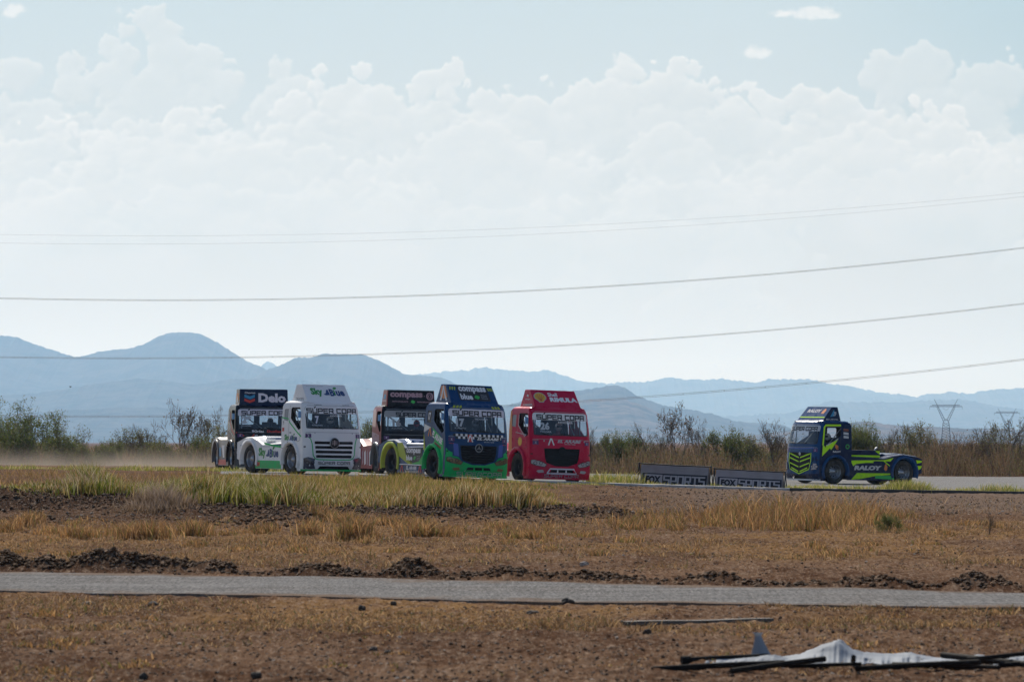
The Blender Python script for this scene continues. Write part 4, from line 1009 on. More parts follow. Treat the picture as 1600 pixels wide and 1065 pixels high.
TRUCKS.append(('race_truck', 'white racing truck with green pinstripes and number 7 on its windscreen', dict(
    body=PW, rear=PW, lower=PW, lip=PGREEN, fairc=PW, style='s', ban_w=2.04, banner=LW, quarterc=LGR, deco_front=wf, deco_side=ws_, deco_rear=wr, deco_deck=wd, deco_fair=wfa,
    deco_bumper=lambda mb, a, b: sqtext(mb, 'SÚPER COPA', a, 0, .42, 1.30, .085, M(LBK), .9),
    deco_glass=lambda mb, a: (text(mb, '7', a, -.66, 1.98, .16, .28, M(LLAV), .05), text(mb, 'RODRIGUEZ', a, -.66, 1.78, .42, .05, M(LSIL)), text(mb, 'HOOSIER', a, .15, 2.13, .50, .06, M(LW), .03))), 457, 740, 155, 28.0))
# ---- dark truck with Delo fairing
def df(mb, a, b):
    poly(mb, [(-1.0, 1.30), (1.0, 1.30), (1.0, 1.42), (-.1, 1.42), (-.3, 1.36), (-.95, 1.34)], a, M(PGREY)); text(mb, 'Software', b, .12, 1.36, 1.15, .15, M(LSIL), .03)
    poly(mb, [(-.62, 1.30), (-.48, 1.46), (-.44, 1.46), (-.54, 1.30)], b, M(LRED)); text(mb, 'Grúas', b, .02 - .28, 1.575, .40, .10, M(LW), .03); text(mb, 'Dueñas', b, .36, 1.575, .58, .10, M(LRED), .03)
    stroke(mb, [(-1.18, 1.52), (-1.0, 1.44), (-.86, 1.38)], a, .05, M(LRED)); disc(mb, -.76, 1.33, .13, .13, b, M(LBK)); poly(mb, [(-.56, 1.60), (-.50, 1.64), (-.46, 1.56), (-.52, 1.52)], b, M(LLAV))
def ds(mb, a, b, sd):
    f = (lambda u: u) if sd < 0 else (lambda u: -u)
    stroke(mb, [(f(-.32), 1.42), (f(-.9), 1.62), (f(-1.3), 1.95), (f(-1.4), 2.3)], a, .07, M(LRED)); stroke(mb, [(f(-.5), 1.30), (f(-1.2), 1.55), (f(-1.6), 1.95)], a, .035, M(LSIL))
    poly(mb, [(f(-1.2), 1.4), (f(-1.8), 1.6), (f(-1.8), .95), (f(-1.5), 1.1)], a, M(PGREY)); disc(mb, f(-.55), 1.0, .11, .11, a, M(LCYAN)); disc(mb, f(-.55), 1.0, .05, .05, b, M(LW))
def dr(mb, a, b, sd):
    f = (lambda u: u) if sd < 0 else (lambda u: -u)
    poly(mb, [(f(-2.2), .2), (f(-2.2), .42), (f(-4.1), .42), (f(-4.1), .2)], a, M(LRED), .3); poly(mb, [(f(-2.6), .5), (f(-2.6), 1.0), (f(-3.3), 1.0), (f(-3.0), .5)], a, M(LW)); poly(mb, [(f(-3.4), .55), (f(-3.4), .9), (f(-3.9), .9), (f(-3.9), .55)], a, M(LCYAN))
def dfa(mb, a, b, fs):
    q = lambda u, v: a(u / .97, v); q2 = lambda u, v: b(u / .97, v)
    text(mb, 'Delo', q, .33, .48, 1.10, .56, M(LLAV), .05); text(mb, 'Chevron', q, -.56, .78, .42, .10, M(LW), .02)
    poly(mb, [(-.78, .68), (-.56, .56), (-.36, .68), (-.36, .50), (-.56, .38), (-.78, .50)], q, M(LCYAN)); poly(mb, [(-.78, .44), (-.56, .32), (-.36, .44), (-.36, .28), (-.56, .16), (-.78, .28)], q, M(LRED))
    for s in (-1, 1):
        g = fs(s, .006); poly(mb, [(.2, .3), (.8, .3), (.8, .75), (.2, .75)], g, M(PORG)); g3 = fs(s, .01); poly(mb, [(.3, .2), (.7, .2), (.6, .55), (.5, .6), (.4, .45)], g3, M(LSIL))
TRUCKS.append(('race_truck', 'black and navy racing truck number 29, leftmost, half hidden behind the white truck', dict(
    rearwin=True, body=PBK, side=PBK, rear=PGREY, lower=PGREY, fairc=PDKNAVY, style='v', fender=PBK, rfender=PGREY, fair=(-.40, -1.25, -.46, -1.10), fairw=(1.0, .98), deco_front=df, deco_side=ds, deco_rear=dr, deco_fair=dfa, platec=LBK,
    ring=LGR, lamp=LAMPC, top=[(CB + .01, 1.22), (-3.6, 1.22), (-4.4, 1.30), (-5.2, 1.28), (-5.75, 1.1)],
    deco_bumper=lambda mb, a, b: sqtext(mb, 'SÚPER COPA', a, 0, .24, 1.30, .085, M(LW), .9),
    deco_glass=lambda mb, a: (text(mb, '29', a, -.76, 2.02, .42, .32, M(LSIL), .08), text(mb, 'DUEÑAS', a, -.76, 1.79, .36, .05, M(LSIL)), text(mb, 'HOOSIER', a, .25, 2.13, .50, .06, M(LW), .02))), 364, 737, 172, 11))
# ---- black fronted truck with red side
def kr(mb, a, b, sd):
    f = (lambda u: u) if sd < 0 else (lambda u: -u)
    for k in range(6): poly(mb, [(f(-2.0 - k * .5), .3 + .03 * k), (f(-2.3 - k * .5), .3), (f(-2.35 - k * .5), .8), (f(-2.1 - k * .5), .9)], a, M(LPINK if k % 2 else LW), .3)
def ks(mb, a, b, sd):
    f = (lambda u: u) if sd < 0 else (lambda u: -u)
    poly(mb, [(f(-.45), 1.05), (f(-1.8), 1.2), (f(-1.8), 1.62), (f(-.6), 1.5)], a, M(LPINK)); text(mb, 'GRUPO', b, f(-1.1), 1.45, .5, .1, M(PWINE), .03); poly(mb, [(f(-1.2), 1.78), (f(-1.8), 1.85), (f(-1.8), 2.5), (f(-1.25), 2.5)], a, M(PWINE))
def kfa(mb, a, b, fs):
    q = lambda u, v: a(u / .93, v)
    text(mb, 'compass', q, -.18, .66, 1.28, .38, M(LPINK), .05); text(mb, '-', q, .53, .66, .05, .03, M(LPINK), .05)
    for rr in (.13, .10, .05): stroke(mb, [(.74 + rr * math.cos(t), .66 + rr * 1.7 * math.sin(t)) for t in [k * math.pi / 5 + .3 for k in range(11)]], q, .03, M(LPINK))
    text(mb, 'ANTICONGELANTE', q, -.42, .32, .62, .08, M(LPINK)); text(mb, 'REFRIGERANTE', q, .50, .32, .52, .08, M(LPINK)); leaf(mb, .08, .32, .18, .20, q, M(LLEAF), .3)
    for s in (-1, 1):
        g = fs(s, .006); poly(mb, [(.3, .45), (.8, .45), (.6, .75), (.3, .7)], g, M(LCYAN)); poly(mb, [(.15, .30), (.9, .30), (.9, .40), (.15, .40)], g, M(LPINK))
TRUCKS.append(('race_truck', 'black fronted racing truck number 16 with pinkish red sides, half hidden behind the blue truck', dict(
    rearwin=True, body=PBK, side=PDRED, rear=PDRED, lower=PBK, fairc=PBK, fairside=PDRED, style='v', fender=PGREY, rfender=PDRED, fair=(-.40, -1.30, -.48, -1.12), fairw=(.97, .93), deco_side=ks, deco_rear=kr, deco_fair=kfa, darkwheel=True, plate=False,
    banner=LGR, ban_cx=.12, ban_w=1.5, lamp=LAMPC, deco_bumper=lambda mb, a, b: sqtext(mb, 'SÚPER COPA', a, 0, .24, 1.30, .085, M(LW), .9),
    deco_glass=lambda mb, a: (text(mb, '16', a, -.62, 1.98, .34, .30, M(LGR), .06), text(mb, 'AGUIRRE', a, -.62, 1.77, .44, .05, M(LGR)), text(mb, 'HOOSIER', a, .25, 2.13, .50, .06, M(LBK), .02))), 590, 745, 166, 13))
# ---- blue and green truck
def bf(mb, a, b):
    n = 11
    for r_ in range(2):
        for k in range(n * 2):
            y0 = -.98 + k * 1.96 / (n * 2)
            if r_ == 1 and (k < 1 or k > n * 2 - 2): continue
            poly(mb, [(y0, 1.60 - r_ * .085), (y0 + .09, 1.60 - r_ * .085), (y0 + .09, 1.515 - r_ * .085), (y0, 1.515 - r_ * .085)], a, M(LW if (k + r_) % 2 else LBK))
    poly(mb, [(-.44, 1.335), (-.24, 1.335), (-.26, 1.57), (-.42, 1.57)], b, M(LRED)); tri_a(mb, fmap(.013), -.34, 1.44, .22, .22, M(LW), .045)
    poly(mb, [(-.1, 1.375), (.86, 1.40), (.86, 1.525), (-.1, 1.50)], b, M(LBK)); text(mb, 'EL ARABE', fmap(.013), .37, 1.45, .88, .09, M(LW), .04, .3); text(mb, 'RACING TEAM', b, .4, 1.345, .4, .035, M(LSIL))
    for s in (-1, 1): poly(mb, [(s * .80, 1.25), (s * .98, 1.28), (s * .94, .86), (s * .76, .82)], a, M(PBLUE))
    for s in (-1, 1):
        for k in range(3): poly(mb, [(s * (.62 + k * .12), 2.48), (s * (.70 + k * .12), 2.48), (s * (.65 + k * .12), 2.565), (s * (.57 + k * .12), 2.565)], a, M(PYEL))
    for s in (-1, 1): poly(mb, [(s * 1.0, .95), (s * 1.2, 1.1), (s * 1.2, .6), (s * 1.0, .6)], a, M(PGREEN)); text(mb, 'HELLA', a, s * 1.03, 1.27, .16, .035, M(LRED))
def bs(mb, a, b, sd):
    f = (lambda u: u) if sd < 0 else (lambda u: -u)
    poly(mb, [(f(-.30), 1.05), (f(-.32), .2), (f(-.55), .2), (f(-.62), 1.0), (f(-1.2), 1.14), (f(-1.0), 1.35), (f(-1.22), 1.80), (f(-.60), 1.50), (f(-.36), 1.35)], a, M(PGREEN))
    text(mb, 'EL ARABE', b, f(-.80), 1.44, .80, .22, M(LW), .05, 0, (-.35 if sd < 0 else .35)); tri_a(mb, b, f(-1.38), 1.62, .26, .28, M(PORG), .06); text(mb, '17', b, f(-1.50), 2.16, .16, .26, M(LW), .05)
    poly(mb, [(f(-.5), 1.12), (f(-1.0), 1.30), (f(-1.0), 1.22), (f(-.5), 1.04)], b, M(LBRN)); poly(mb, [(f(-1.3), 1.78), (f(-1.84), 1.9), (f(-1.84), 1.6)], a, M(LSIL)); poly(mb, [(f(-1.66), 1.0), (f(-1.83), 1.0), (f(-1.83), 1.62)], b, M(PYEL))
def br(mb, a, b, sd):
    f = (lambda u: u) if sd < 0 else (lambda u: -u)
    poly(mb, [(f(-4.2), 1.2), (f(-3.75), 1.22), (f(-2.75), .50), (f(-3.0), .44), (f(-3.6), .62), (f(-4.1), .78)], a, M(PYEL), .3)
    poly(mb, [(f(-3.6), 1.04), (f(-1.95), 1.06), (f(-1.95), .50), (f(-2.9), .50), (f(-3.3), .7)], a, M(LBK), .3)
    compassblue(mb, a, b, f(-2.72), .82, 1.3, .42, False); poly(mb, [(f(-1.95), .46), (f(-1.95), .8), (f(-2.2), .6), (f(-2.9), .5)], b, M(LLEAF))
    text(mb, 'EL ARABE', b, f(-2.85), .36, .9, .13, M(LW), .04); tri_a(mb, b, f(-3.7), .33, .28, .24, M(LRED), .06); tri_a(mb, b, f(-2.1), .33, .28, .24, M(LRED), .06); text(mb, 'XN MOTORSPORT', b, f(-2.8), .23, 1.2, .07, M(LSIL), .03)
def bfa(mb, a, b, fs):
    q = lambda u, v: a(u / .9, v); q2 = lambda u, v: b(u / .9, v)
    compassblue(mb, q, q2, .05, .58, 1.12, .66)
    for k in range(3): poly(mb, [(-.84 + k * .09, .72), (-.80 + k * .09, .72), (-.76 + k * .09, .88), (-.82 + k * .09, .88)], q, M(PYEL)); poly(mb, [(.68 + k * .07, .72), (.72 + k * .07, .72), (.70 + k * .07, .88), (.65 + k * .07, .88)], q, M(PYEL))
    for s in (-1, 1): g = fs(s, .006); poly(mb, [(.2, .35), (.2, .9), (.5, 1.0 - .05), (.9, .9), (.8, .4), (.5, .25)], g, M(PORG)); g = fs(s, .012); tri_a(mb, g, .5, .55, .5, .75, M(LW), .12)
def bd(mb, XR, XT):
    mb.tube([(-3.7, -1.05, 1.16), (-1.9, -1.05, 1.18)], .05, 8, M(CHR)); mb.box((-3.4, -.7, 1.2), (-2.2, .7, 1.3), M(PNAVY)); mb.tube([(-3.9, -1.23, .46), (-1.95, -1.23, .46)], .03, 6, M(CHR)); mb.tube([(-3.9, 1.23, .46), (-1.95, 1.23, .46)], .03, 6, M(CHR))
TRUCKS.append(('race_truck', 'dark blue and bright green racing truck number 17 with a chequered band under the windscreen', dict(
    body=PNAVY, rear=PNAVY, lower=PGREEN, fender=PGREEN, fairc=PNAVY, style='v', rfender=PYEL, darkwheel=True, deco_front=bf, deco_side=bs, deco_rear=br, deco_fair=bfa, deco_deck=bd, ring=LGR, lamp=LAMPG, fairz=3.28, platec=LSIL, quarterc=LBK,
    deco_bumper=lambda mb, a, b: (sqtext(mb, 'SÚPERCOPA', a, .06, .235, 1.75, .12, M(LSIL), .7)),
    deco_glass=lambda mb, a: (text(mb, '17', a, -.70, 1.98, .32, .28, M(LSIL), .06), text(mb, 'CANTU', a, -.70, 1.79, .42, .05, M(LSIL)), text(mb, 'HOOSIER', a, .14, 2.12, .52, .07, M(LSIL), .03))), 678.5, 750.5, 146.5, 27.0))
# ---- red truck
def rf_(mb, a, b):
    tri_a(mb, b, -.44, 1.44, .26, .24, M(LW), .05); text(mb, 'EL ARABE', b, .30, 1.47, .98, .11, M(LSIL), .03, .3); text(mb, 'RACING TEAM', a, .32, 1.37, .44, .035, M(LSIL))
    for s in (-.72, .92): disc(mb, s, 1.47, .028, .028, a, M(LSIL))
def rs(mb, a, b, sd):
    f = (lambda u: u) if sd < 0 else (lambda u: -u)
    disc(mb, f(-.95), 1.42, .15, .15, a, M(PYLW)); stroke(mb, [(f(-.95) + .15 * math.cos(t), 1.42 + .15 * math.sin(t)) for t in [k * .45 for k in range(15)]], b, .025, M(PORG))
    poly(mb, [(f(-1.56), 1.0), (f(-1.83), 1.05), (f(-1.83), 2.5), (f(-1.72), 2.5), (f(-1.62), 1.9)], a, M(PORG)); stroke(mb, [(f(-.48), 1.68), (f(-.6), 1.60), (f(-1.12), 1.98), (f(-1.14), 2.36)], b, .03, M(LSIL)); stroke(mb, [(f(-.5), 1.66), (f(-1.3), 1.74)], b, .02, M(LSIL))
def rfa(mb, a, b, fs):
    q = lambda u, v: a(u / .9, v); q2 = lambda u, v: b(u / .9, v)
    pts = []
    for k in range(13):
        t = math.pi * k / 12; pts.append((-.60 + .22 * math.cos(t), .60 + .20 * math.sin(t) * 1.15))
    pts += [(-.80, .52), (-.70, .42), (-.68, .36), (-.52, .36), (-.50, .42), (-.40, .52)]
    o_ = [(-.60 + (x + .60) * 1.14, .60 + (y - .60) * 1.14) for x, y in pts]
    poly(mb, o_, q, M(LSIL)); poly(mb, pts, q2, M(PYLW))
    q3 = lambda u, v: (lambda p, n_: (p[0] + .006, p[1], p[2]))(q2(u, v), 0)
    for k in range(5): t = math.pi * (k + 1) / 6; stroke(mb, [(-.60, .40), (-.60 + .19 * math.cos(t), .60 + .17 * math.sin(t))], q3, .018, M(LRED))
    text(mb, 'Shell', q, -.07, .76, .38, .20, M(LW), .03); text(mb, 'RIMULA', q, .31, .50, 1.08, .24, M(LW), .06)
    for s in (-1, 1): g = fs(s, .006); g1 = (lambda u, v, g=g, s=s: g(1 - u if s < 0 else u, v)); text(mb, 'AMBER', g1, .5, .18, .7, .12, M(LSIL), .02); text(mb, 'Angel', g1, .5, .48, .45, .08, M(LSIL)); poly(mb, [(.4, .6), (.6, .65), (.52, .75), (.4, .72)], g, M(LSIL))
TRUCKS.append(('race_truck', 'red racing truck number 26 at the right end of the bunch', dict(
    body=PRED, rear=PRED, lower=PRED, fairc=PRED, style='v', darkwheel=True, deco_front=rf_, deco_side=rs, deco_fair=rfa, lamp=LAMPC, ring=DARK, slat=DARK, strut=LW, platec=LSIL, banner=LW, quarterc=LGR,
    deco_bumper=lambda mb, a, b: (sqtext(mb, 'SÚPER COPA', a, 0, .245, 1.36, .10, M(LPINK), .95), stroke(mb, [(-.60, .33), (-.48, .49), (.48, .49), (.60, .33), (-.60, .33)], a, .05, M(LLAV))),
    deco_glass=lambda mb, a: (text(mb, '26', a, -.66, 1.99, .36, .27, M(LSIL), .05), text(mb, 'TOVAR', a, -.64, 1.79, .46, .06, M(LSIL)), text(mb, 'HOOSIER', a, .18, 2.13, .60, .07, M(LW), .03))), 811, 752.5, 151, 27))
# ---- blue and neon truck
def nf(mb, a, b):
    stroke(mb, [(-.95, 1.5), (0, 1.46), (.95, 1.5)], a, .03, M(PBLUE)); poly(mb, [(.88, .9), (1.15, .9), (1.12, 1.15), (.92, 1.1)], a, M(PDKNAVY))
def ns(mb, a, b, sd):
    f = (lambda u: u) if sd < 0 else (lambda u: -u)
    stroke(mb, [(f(-.36), 1.62), (f(-.45), 2.38), (f(-.52), 2.46), (f(-1.30), 2.47)], a, .075, M(PNEON))
    poly(mb, [(f(-.32), 1.15), (f(-.36), 1.66), (f(-.50), 1.52), (f(-.52), 1.62), (f(-1.12), 1.86), (f(-.78), 1.42), (f(-.72), 1.5)], a, M(PNEON))
    poly(mb, [(f(-.52), 1.63), (f(-.60), 1.60), (f(-1.14), 1.93), (f(-1.14), 1.88)], b, M(LSIL)); 
    poly(mb, [(f(-1.06), 1.45), (f(-.98), 1.55), (f(-1.0), 1.68), (f(-1.14), 1.60), (f(-1.16), 1.45)], a, M(PORG)); text(mb, 'RALOY', a, f(-1.08), 1.36, .40, .07, M(LW), .03)
    for k in range(3): poly(mb, [(f(-1.42), 2.34 - k * .15), (f(-1.68), 2.32 - k * .15), (f(-1.68), 2.22 - k * .15), (f(-1.42), 2.24 - k * .15)], a, M((LBRN, LSIL, LSIL)[k]))
    disc(mb, f(-1.62), 1.58, .10, .10, a, M(LLEAF)); disc(mb, f(-1.62), 1.58, .07, .07, b, M(LBK))
def nr(mb, a, b, sd):
    f = (lambda u: u) if sd < 0 else (lambda u: -u)
    poly(mb, [(f(-1.80), 1.00), (f(-3.55), 1.04), (f(-4.05), 1.14), (f(-3.9), .99), (f(-3.1), 1.00), (f(-2.7), .92), (f(-2.1), .86), (f(-1.95), .76)], a, M(PNEON), .3)
    stroke(mb, [(f(-3.5), 1.03), (f(-3.86), .80)], b, .04, M(PNEON)); stroke(mb, [(f(-2.6), .94), (f(-3.0), .94)], b, .05, M(PNEON))
    text(mb, 'RALOY', b, f(-2.72), .70, 1.45, .20, M(LSIL), .07, .15); poly(mb, [(f(-3.72), .62), (f(-3.64), .58), (f(-3.56), .66), (f(-3.60), .82), (f(-3.66), .90), (f(-3.74), .76)], b, M(PORG))
    poly(mb, [(f(-1.86), .20), (f(-2.15), .48), (f(-3.9), .48), (f(-3.9), .42), (f(-3.1), .36), (f(-2.4), .24)], a, M(PNEON), .3); poly(mb, [(f(-3.1), .26), (f(-3.1), .38), (f(-4.1), .38), (f(-4.1), .22)], b, M(LLEAF), .3)
    poly(mb, [(f(-5.25), 1.06), (f(-5.56), 1.04), (f(-5.54), .97), (f(-5.3), .92)], b, M(PNEON)); poly(mb, [(f(-5.30), .82), (f(-5.56), .82), (f(-5.5), .70), (f(-5.33), .62)], b, M(PNEON))
def nd_(mb, XR, XT):
    mb.box((-3.55, -.9, 1.26), (-1.9, .9, 1.44), M(PDKNAVY)); mb.add([(-3.55, .905, 1.27), (-3.3, .905, 1.42), (-3.55, .905, 1.42)], [(0, 1, 2)], M(PNEON))
    mb.tube([(-3.5, .95, 1.18), (-1.9, .95, 1.18)], .055, 8, M(PNEON)); mb.tube([(-3.35, .8, 1.44), (-3.42, .8, 1.54), (-3.5, .8, 1.56)], .04, 6, M(CHR))
def nfa(mb, a, b, fs):
    q = lambda u, v: a(u / .9, v)
    stroke(mb, [(-.85, .30), (.85, .30)], q, .06, M(PNEON)); text(mb, 'RALOY', q, -.15, .72, .95, .22, M(LSIL), .06); poly(mb, [(.42, .55), (.62, .55), (.66, .75), (.56, .9), (.44, .75)], q, M(PORG))
    for s in (-1, 1): g = fs(s, .006); g1 = (lambda u, v, g=g, s=s: g(1 - u if s < 0 else u, v)); poly(mb, [(.3, .35), (.62, .4), (.5, .8), (.42, .78)], g, M(LCYAN)); text(mb, 'ZF', g1, .62, .55, .25, .25, M(LSIL), .05); text(mb, 'BLUEOIL', g1, .5, .18, .75, .10, M(LSIL))
TRUCKS.append(('race_truck', 'navy and neon yellow racing truck seen from its side, alone at right', dict(
    body=PNAVY, side=PDKNAVY, rear=PDKNAVY, lower=PDKNAVY, fairc=PNAVY, fairside=PDKNAVY, style='n', lamp=LAMPC, lip=LSIL, over=1.02, wb=3.6, tail=.90, refx=-4.65, quarter=False, fair=(-.46, -1.42, -1.0, -1.28), fairw=(.98, .90), fairz=3.24, deco_front=nf, deco_side=ns, deco_rear=nr, deco_fair=nfa, deco_deck=nd_, banner=LSIL,
    win=[(-.48, 1.70), (-.52, 2.36), (-.56, 2.40), (-1.28, 2.40), (-1.30, 2.36), (-1.26, 2.02), (-.62, 1.66)],
    top=[(CB + .01, 1.14), (-3.6, 1.10), (-4.0, 1.20), (-4.6, 1.28), (-5.3, 1.20), (-5.57, 1.10)], rfender=PNAVY,
    deco_glass=lambda mb, a: (text(mb, '5', a, -.66, 1.95, .16, .25, M(LSIL), .05),)), 1302.4, 756.5, 180, -55))
ROOTS = []
for args in TRUCKS: ROOTS.append(make_truck(*args))

# ------------------------------------------------------------------ drivers
def skin_mesh(name, verts, edges, radii, levels=1):
    me = bpy.data.meshes.new(name); me.from_pydata(verts, edges, []); o = bpy.data.objects.new(name, me); COL.objects.link(o)
    md = o.modifiers.new('s', 'SKIN'); sub = o.modifiers.new('u', 'SUBSURF'); sub.levels = levels
    for i, sv in enumerate(me.skin_vertices[0].data): r_ = radii[i]; sv.radius = r_ if isinstance(r_, tuple) else (r_, r_)
    me.skin_vertices[0].data[0].use_root = True; md.use_smooth_shade = True
    dg = bpy.context.evaluated_depsgraph_get(); ev = o.evaluated_get(dg); out = bpy.data.meshes.new_from_object(ev, depsgraph=dg)
    bpy.data.objects.remove(o); bpy.data.meshes.remove(me); out.name = name; return out
def driver_meshes():
    V = [(0, 0, 0), (-.02, 0, .22), (-.06, 0, .44), (-.04, 0, .56), (-.01, 0, .68), (-.02, 0, .80)]; E = [(0, 1), (1, 2), (2, 3), (3, 4), (4, 5)]; Rr = [(.16, .13), (.17, .12), (.19, .12), .065, .085, .08]
    for s in (-1, 1):
        b = len(V); V += [(-.05, s * .19, .45), (.10, s * .26, .24), (.34, s * .19, .36), (.42, s * .175, .385)]; E += [(2, b), (b, b + 1), (b + 1, b + 2), (b + 2, b + 3)]; Rr += [.075, .052, .038, (.042, .022)]
        for k in range(5):
            c = len(V); dy = (k - 1.5) * .02 * s if k < 4 else -.05 * s; L = (.045, .05, .048, .038, .03)[k]
            V += [(.45 + (0 if k < 4 else -.03), s * .175 + dy, .39), (.45 + L, s * .175 + dy, .375), (.455 + L * .8, s * .175 + dy, .345)]; E += [(b + 3, c), (c, c + 1), (c + 1, c + 2)]; Rr += [.010, .009, .008]
        c = len(V); V += [(.05, s * .10, -.01), (.42, s * .13, .09), (.60, s * .12, -.25)]; E += [(0, c), (c, c + 1), (c + 1, c + 2)]; Rr += [.09, .065, .045]
    body = skin_mesh('person', V, E, Rr)
    h = MB(); 
    def hp(t, p):
        return (.02 + .155 * math.sin(t) * math.cos(p) * (1.08 if math.cos(p) > 0 else 1), .125 * math.sin(t) * math.sin(p), .78 + .15 * math.cos(t))
    n, m = 16, 10; vs = [hp(math.pi * (.02 + .90 * j / m), 2 * math.pi * i / n) for j in range(m + 1) for i in range(n)]; fs_ = []; ms = []
    for j in range(m):
        for i in range(n):
            p = 2 * math.pi * (i + .5) / n; vis = (j in (4, 5)) and math.cos(p) > .25
            h.add([vs[j * n + i], vs[j * n + (i + 1) % n], vs[(j + 1) * n + (i + 1) % n], vs[(j + 1) * n + i]], [(0, 1, 2, 3)], 1 if vis else 0, True)
    return body, h
DRB, HEL = driver_meshes()
suits = [('person', 'person in dark race suit and white helmet driving the white truck', (.03, .03, .04), (.75, .75, .75)),
         ('person', 'person in dark suit and dark helmet driving the leftmost black truck', (.03, .03, .04), (.1, .1, .12)),
         ('person', 'person in dark suit and red helmet driving truck number 16', (.03, .03, .04), (.5, .03, .04)),
         ('person', 'person in dark suit and grey helmet driving the blue and green truck', (.03, .03, .05), (.3, .3, .35)),
         ('person', 'person in red suit and pale helmet driving the red truck', (.25, .02, .02), (.7, .7, .7)),
         ('person', 'person in dark suit and white helmet at the wheel of the neon truck', (.03, .03, .05), (.75, .78, .8))]
for (root, Mx), (nm, lb, sc_, hc) in zip(ROOTS, suits):
    me = DRB.copy(); me.materials.clear(); me.materials.append(mat('race_suit_%d' % len(MATS), sc_, .8))
    o = link_mesh(nm, me); o.matrix_world = Mx @ Matrix.Translation((-1.16, .42, 1.20)); tag(o, lb, 'person', 'drivers in the truck cabs')
    he = link_mesh('helmet', HEL.mesh('helmet', [mat('helmet_shell_%d' % len(MATS), hc, .2, coat=.8), DARK]), o)

# ------------------------------------------------------------------ grass, straw, stones (uncountable)
def tones(n, pal, rg, jit=.18):
    """random pick from a palette of (r,g,b,weight) with brightness jitter; one colour per item"""
    p = np.array(pal, float); w = p[:, 3] / p[:, 3].sum(); k = rg.choice(len(p), n, p=w)
    c = p[k, :3] * (1 + rg.uniform(-jit, jit, (n, 1))); return np.clip(c, 0, 1)
def blades(name, X, Y, h, width, tone, tip, rg, lean=.35, label=None, mt=None, zoff=-.02, curl=1., bias=.5):
    n = len(X); Z = terrain(X, Y) + zoff
    h = h * np.clip(1 + 1.1 * fbm(X * .9, Y * .6, 4, 201), .25, 2); tv = 1 + .5 * fbm(X * .9, Y * .9, 3, 202); tone = np.clip(tone * tv[:, None], 0, 1)
    a = rg.uniform(0, 2 * np.pi, n); ca, sa = np.cos(a), np.sin(a)
    L = rg.uniform(.05, lean, n) * h; b = rg.uniform(0, 2 * np.pi, n); lx, ly = np.cos(b) * L + bias * h * fbm(X * .8, Y * .8, 3, 203), np.sin(b) * L
    w = width * rg.uniform(.6, 1.3, n)
    V = np.empty((n, 5, 3)); 
    V[:, 0] = np.stack([X - ca * w, Y - sa * w, Z], 1); V[:, 1] = np.stack([X + ca * w, Y + sa * w, Z], 1)
    mx, my, mz = X + lx * .35, Y + ly * .35, Z + h * .58
    V[:, 2] = np.stack([mx - ca * w * .8, my - sa * w * .8, mz], 1); V[:, 3] = np.stack([mx + ca * w * .8, my + sa * w * .8, mz], 1)
    V[:, 4] = np.stack([X + lx * curl, Y + ly * curl, Z + h], 1)
    i = np.arange(n)[:, None] * 5
    Fc = np.concatenate([i + np.array([[0, 1, 3]]), i + np.array([[0, 3, 2]]), i + np.array([[2, 3, 4]])], 1).reshape(-1, 3)
    T = np.empty((n, 5, 4)); T[..., 3] = 1
    for k in range(5): T[:, k, :3] = tone if k < 4 else tip
    T[:, 2, :3] = tone * .6 + tip * .4; T[:, 3, :3] = T[:, 2, :3]
    o = np_mesh(name, V.reshape(-1, 3), Fc, [mt], attrs={'tone': ('POINT', T.reshape(-1, 4))})
    tag(o, label, 'grass', kind='stuff'); return o
GRM = attr_mat('grass_blades', .7, .42); STM = attr_mat('straw_blades', .8, .42)
def clumped(rg, n, u0, u1, y0f, y1f, cl=40, sp=.35):
    """clumpy scatter between two lines Y=f(u); returns X, Y, u"""
    nc = max(3, n // cl); cu = rg.uniform(u0, u1, nc); f = rg.uniform(0, 1, nc)
    k = rg.integers(0, nc, n); cY = y0f(cu) + (y1f(cu) - y0f(cu)) * f; cX = (cu - 800) / F * cY
    X = cX[k] + rg.normal(0, sp, n); Y = cY[k] + rg.normal(0, sp, n); return X, Y, X / Y * F + 800
def bermc(u): return np.interp(u, [-400, 0, 300, 600, 950, 1200], [112, 111, 109, 105, 100, 98])
rg = np.random.default_rng(3)
# tall green and yellow grass on the bank
n = 62000; X, Y, u = clumped(rg, n, 40, 860, lambda q: bermc(q) - .5, lambda q: bermc(q) + 7, 60, .30)
hh = np.interp(u, [0, 40, 90, 120, 160, 200, 250, 300, 420, 480, 520, 640, 760, 830, 880], [.12, .18, .30, .50, .48, .30, .46, .60, .58, .48, .34, .32, .30, .34, .12]) * rg.uniform(.45, 1.2, n)
g = sst(380, 560, u) * .55; g = np.clip(g + sst(.3, -.6, fbm(X * .5, Y * .5, 3, 90)) * .5, 0, 1)
grn = tones(n, [(.070, .095, .010, 4), (.13, .15, .020, 4), (.22, .195, .040, 3), (.30, .22, .08, 2.2)], rg, .3); dry = tones(n, [(.24, .14, .055, 3), (.33, .21, .10, 2), (.14, .12, .03, 2)], rg, .3)
pick = (rg.uniform(0, 1, n) < g)[:, None]; tn = np.where(pick, dry, grn); tp = np.where(rg.uniform(0, 1, n)[:, None] < .22, np.array([[.62, .52, .33]]), tn * 1.25)
blades('bank_grass', X, Y, hh, .013, tn, np.clip(tp, 0, 1), rg, .55, 'tall green and yellow grass along the top of the bank', GRM)
n = 26000; X, Y, u = clumped(rg, n, 330, 860, lambda q: bermc(q) + 5, lambda q: q * 0 + 140, 45, .5)
tn = tones(n, [(.27, .17, .07, 3), (.17, .15, .035, 3), (.36, .24, .12, 1), (.12, .13, .02, 1)], rg, .3)
